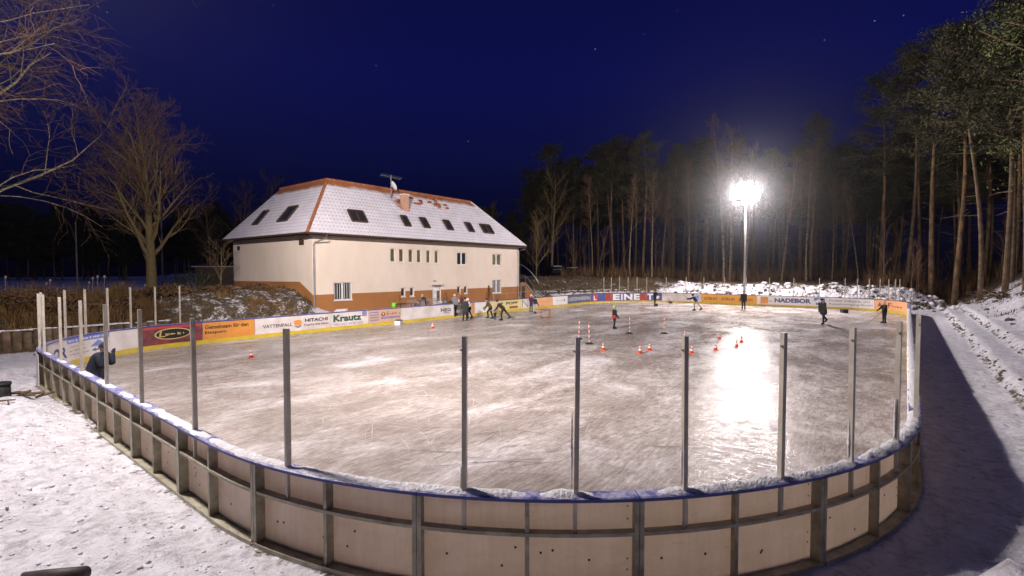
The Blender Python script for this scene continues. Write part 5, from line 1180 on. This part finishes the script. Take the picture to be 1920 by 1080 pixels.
b.tube([w0-hd*.12+Vector((0, 0, .12)), tp], .016, 6); b.tube([tp, tp+hd*.30-Vector((0, 0, .02))], [.016, .028], 6, flat=.5); b.build('hockey_stick', M['c_grey'], None, label='stick resting on the ice in front of the child near the right boards', cat='hockey stick')
person((27.3, 30.6, .15), LEFT+10, 'helper in navy jacket with bald head bending beside the house door', 1.7, 'c_navy', 'c_black', 'c_light', 'hair', lean=38, thigh=((18, 0), (-6, 0)), knee=(16, 8), arm=((40, 6), (44, 6)), elbow=(20, 20), skates=False)
person((26.3, 30.5, .15), TOWARD, 'helper in black crouching behind the metal barrier', 1.6, 'c_black', 'c_black', 'c_black', 'beanie', lean=30, thigh=((88, 8), (80, 8)), knee=(120, 118), arm=((50, 6), (50, 6)), elbow=(30, 30), skates=False)

# ------------------------------------------------------------------ floodlight masts
LAMPC = (1.0, .86, .76)
m, nt, b_ = newmat('floodlight_glass'); b_.inputs['Base Color'].default_value = (.9, .9, .9, 1); b_.inputs['Emission Color'].default_value = (1, .95, .92, 1); b_.inputs['Emission Strength'].default_value = 130; M['lampglass'] = m
def mast(x, y, hd, label, watts, colr, spots):
    z0 = gz(x, y); t_ = thing('floodlight_mast', label, 'floodlight', (x, y, z0), hd); Hm = 11.9-z0
    b = MB(); b.tube([(0, 0, -.2), (0, 0, Hm+.2)], [.13, .09], 12); b.build('mast', M['zinc'], t_, True)
    b = MB(); b.tube([(0, -1.3, Hm-.25), (0, 1.3, Hm-.25)], .05, 8); b.tube([(0, -1.0, Hm+.45), (0, 1.0, Hm+.45)], .05, 8); b.build('cross_arm', M['zinc'], t_)
    for yy, zz_ in ((-1.15, -.25), (-.4, -.25), (.4, -.25), (1.15, -.25), (-.75, .40), (0, .40), (.75, .40), (-.4, 1.0), (.4, 1.0), (0, -.82)):  # third row of heads added to fill out the lamp's glare
        nd = Vector((1, 0, -.35)).normalized(); ud = Vector((.35, 0, 1)).normalized(); c = Vector((.2, yy, Hm+zz_))
        b = MB(); b.obox(c, nd, .10, (0, 1, 0), .30, ud, .24); f_ = b.build('lamp_housing', M['zinc'], t_)
        b = MB(); b.obox(c+nd*.108, nd, .006, (0, 1, 0), .27, ud, .21); b.build('lamp_glass', M['lampglass'], f_)
    for k, (dx_, dy_, dz_, en, ang) in enumerate(spots):  # spots added beside the lamps to brighten the ice and the house
        l_ = bpy.data.lights.new('added_beam', 'SPOT'); l_.energy = en; l_.color = colr; l_.shadow_soft_size = .25; l_.spot_size = R(ang); l_.spot_blend = 1.0
        o = bpy.data.objects.new('added_beam', l_); C.objects.link(o); o.location = (x+(.8 if x < 20 else -.8), y+(-.4, .4, 0)[k], 11.9)
        o.rotation_euler = (Vector((dx_, dy_, dz_))-o.location).to_track_quat('-Z', 'Y').to_euler(); par = o.matrix_world.copy()
        o.parent = t_; o.matrix_parent_inverse = (Matrix.Translation((x, y, z0)) @ Matrix.Rotation(hd, 4, 'Z')).inverted()
    for k, yy in enumerate((-.7, .7)):
        l_ = bpy.data.lights.new('floodlight_lamp', 'POINT'); l_.energy = watts/2; l_.color = colr; l_.shadow_soft_size = .28
        o = bpy.data.objects.new('floodlight_lamp', l_); C.objects.link(o); o.parent = t_; o.location = (.75, yy, Hm-.15)
mast(57.6, 13.7, math.pi, 'tall floodlight mast glaring behind the far end of the rink', 14000, (1, .90, .88), ((38, 8, 0, 15000, 110), (24, 31, 4, 9000, 60)))
mast(.8, 13.6, 0, 'floodlight mast behind the near end of the rink', 9300, (1, .89, .84), ((30, 9, 0, 26000, 100), (29, 32, 5, 29000, 75)))

# ------------------------------------------------------------------ world, haze, camera
w = bpy.data.worlds.new('World'); SC.world = w; w.use_nodes = True; nt = w.node_tree; bg = nt.nodes['Background']
tc_ = nt.nodes.new('ShaderNodeTexCoord'); sp_ = nt.nodes.new('ShaderNodeSeparateXYZ'); nt.links.new(tc_.outputs['Generated'], sp_.inputs[0])
sky = ramp(nt, sp_.outputs[2], [(.0, (.0008, .0008, .004)), (.10, (.0014, .0018, .014)), (.22, (.0028, .004, .042)), (.35, (.003, .0045, .065)), (.54, (.0026, .0035, .045)), (.70, (.018, .022, .075))])
stars = None
YW = math.atan2(.6225, .7826); pt = math.atan(33/930)
def ray(x, y):
    c, s = math.cos(pt), math.sin(pt); a = (x-960)/930; b2 = (540-y)/930
    f_ = Vector((math.cos(YW)*c, math.sin(YW)*c, -s)); r_ = Vector((math.sin(YW), -math.cos(YW), 0)); u_ = Vector((math.cos(YW)*s, math.sin(YW)*s, c))
    return (f_+r_*a+u_*b2).normalized()
for x, y, br_ in ((201, 23, .35), (513, 10, .4), (705, 123, .3), (1116, 92, .6), (1207, 64, .3), (1546, 75, .7), (1640, 39, .5), (878, 265, .3), (1270, 20, .25), (183, 12, .2), (1694, 29, .4)):
    d = nt.nodes.new('ShaderNodeVectorMath'); d.operation = 'DOT_PRODUCT'; nt.links.new(tc_.outputs['Generated'], d.inputs[0]); d.inputs[1].default_value = ray(x, y)
    g = mathn(nt, 'MULTIPLY', mathn(nt, 'GREATER_THAN', d.outputs['Value'], math.cos(.0009)), br_*.5)
    stars = g if stars is None else mathn(nt, 'ADD', stars, g)
nt.links.new(mixc(nt, stars, sky, (.8, .8, .9)), bg.inputs[0]); bg.inputs[1].default_value = 1.0
hz = MB(); hz.box(-138, 138, -138, 148, -1.6, 34); m, nt, b_ = newmat('haze_bloom'); nt.nodes.remove(b_)  # haze volume doubles as lens bloom around the lamps
pv = nt.nodes.new('ShaderNodeVolumePrincipled'); pv.inputs['Color'].default_value = (.85, .85, .9, 1); pv.inputs['Density'].default_value = .00042; pv.inputs['Anisotropy'].default_value = .95
nt.links.new(pv.outputs[0], nt.nodes['Material Output'].inputs['Volume'])
hz.build('haze', m, None, kind='stuff', label='thin night haze standing in for lens bloom round the floodlight', cat='haze')
cam = bpy.data.cameras.new('camera'); co = bpy.data.objects.new('camera', cam); C.objects.link(co); SC.camera = co
cam.sensor_width = 36; cam.lens = 930/1920*36; cam.clip_end = 1000; cam.clip_start = .05
co.location = (0, 0, 3.67); co.rotation_euler = (R(90)-pt, 0, YW-R(90))
SC.view_settings.view_transform = 'Standard'; SC.view_settings.look = 'None'; SC.view_settings.gamma = 1; SC.view_settings.exposure = 0
SC.cycles.volume_bounces = 0; SC.cycles.max_bounces = 6; SC.cycles.diffuse_bounces = 3; SC.cycles.transparent_max_bounces = 8
SC.cycles.sample_clamp_indirect = 6
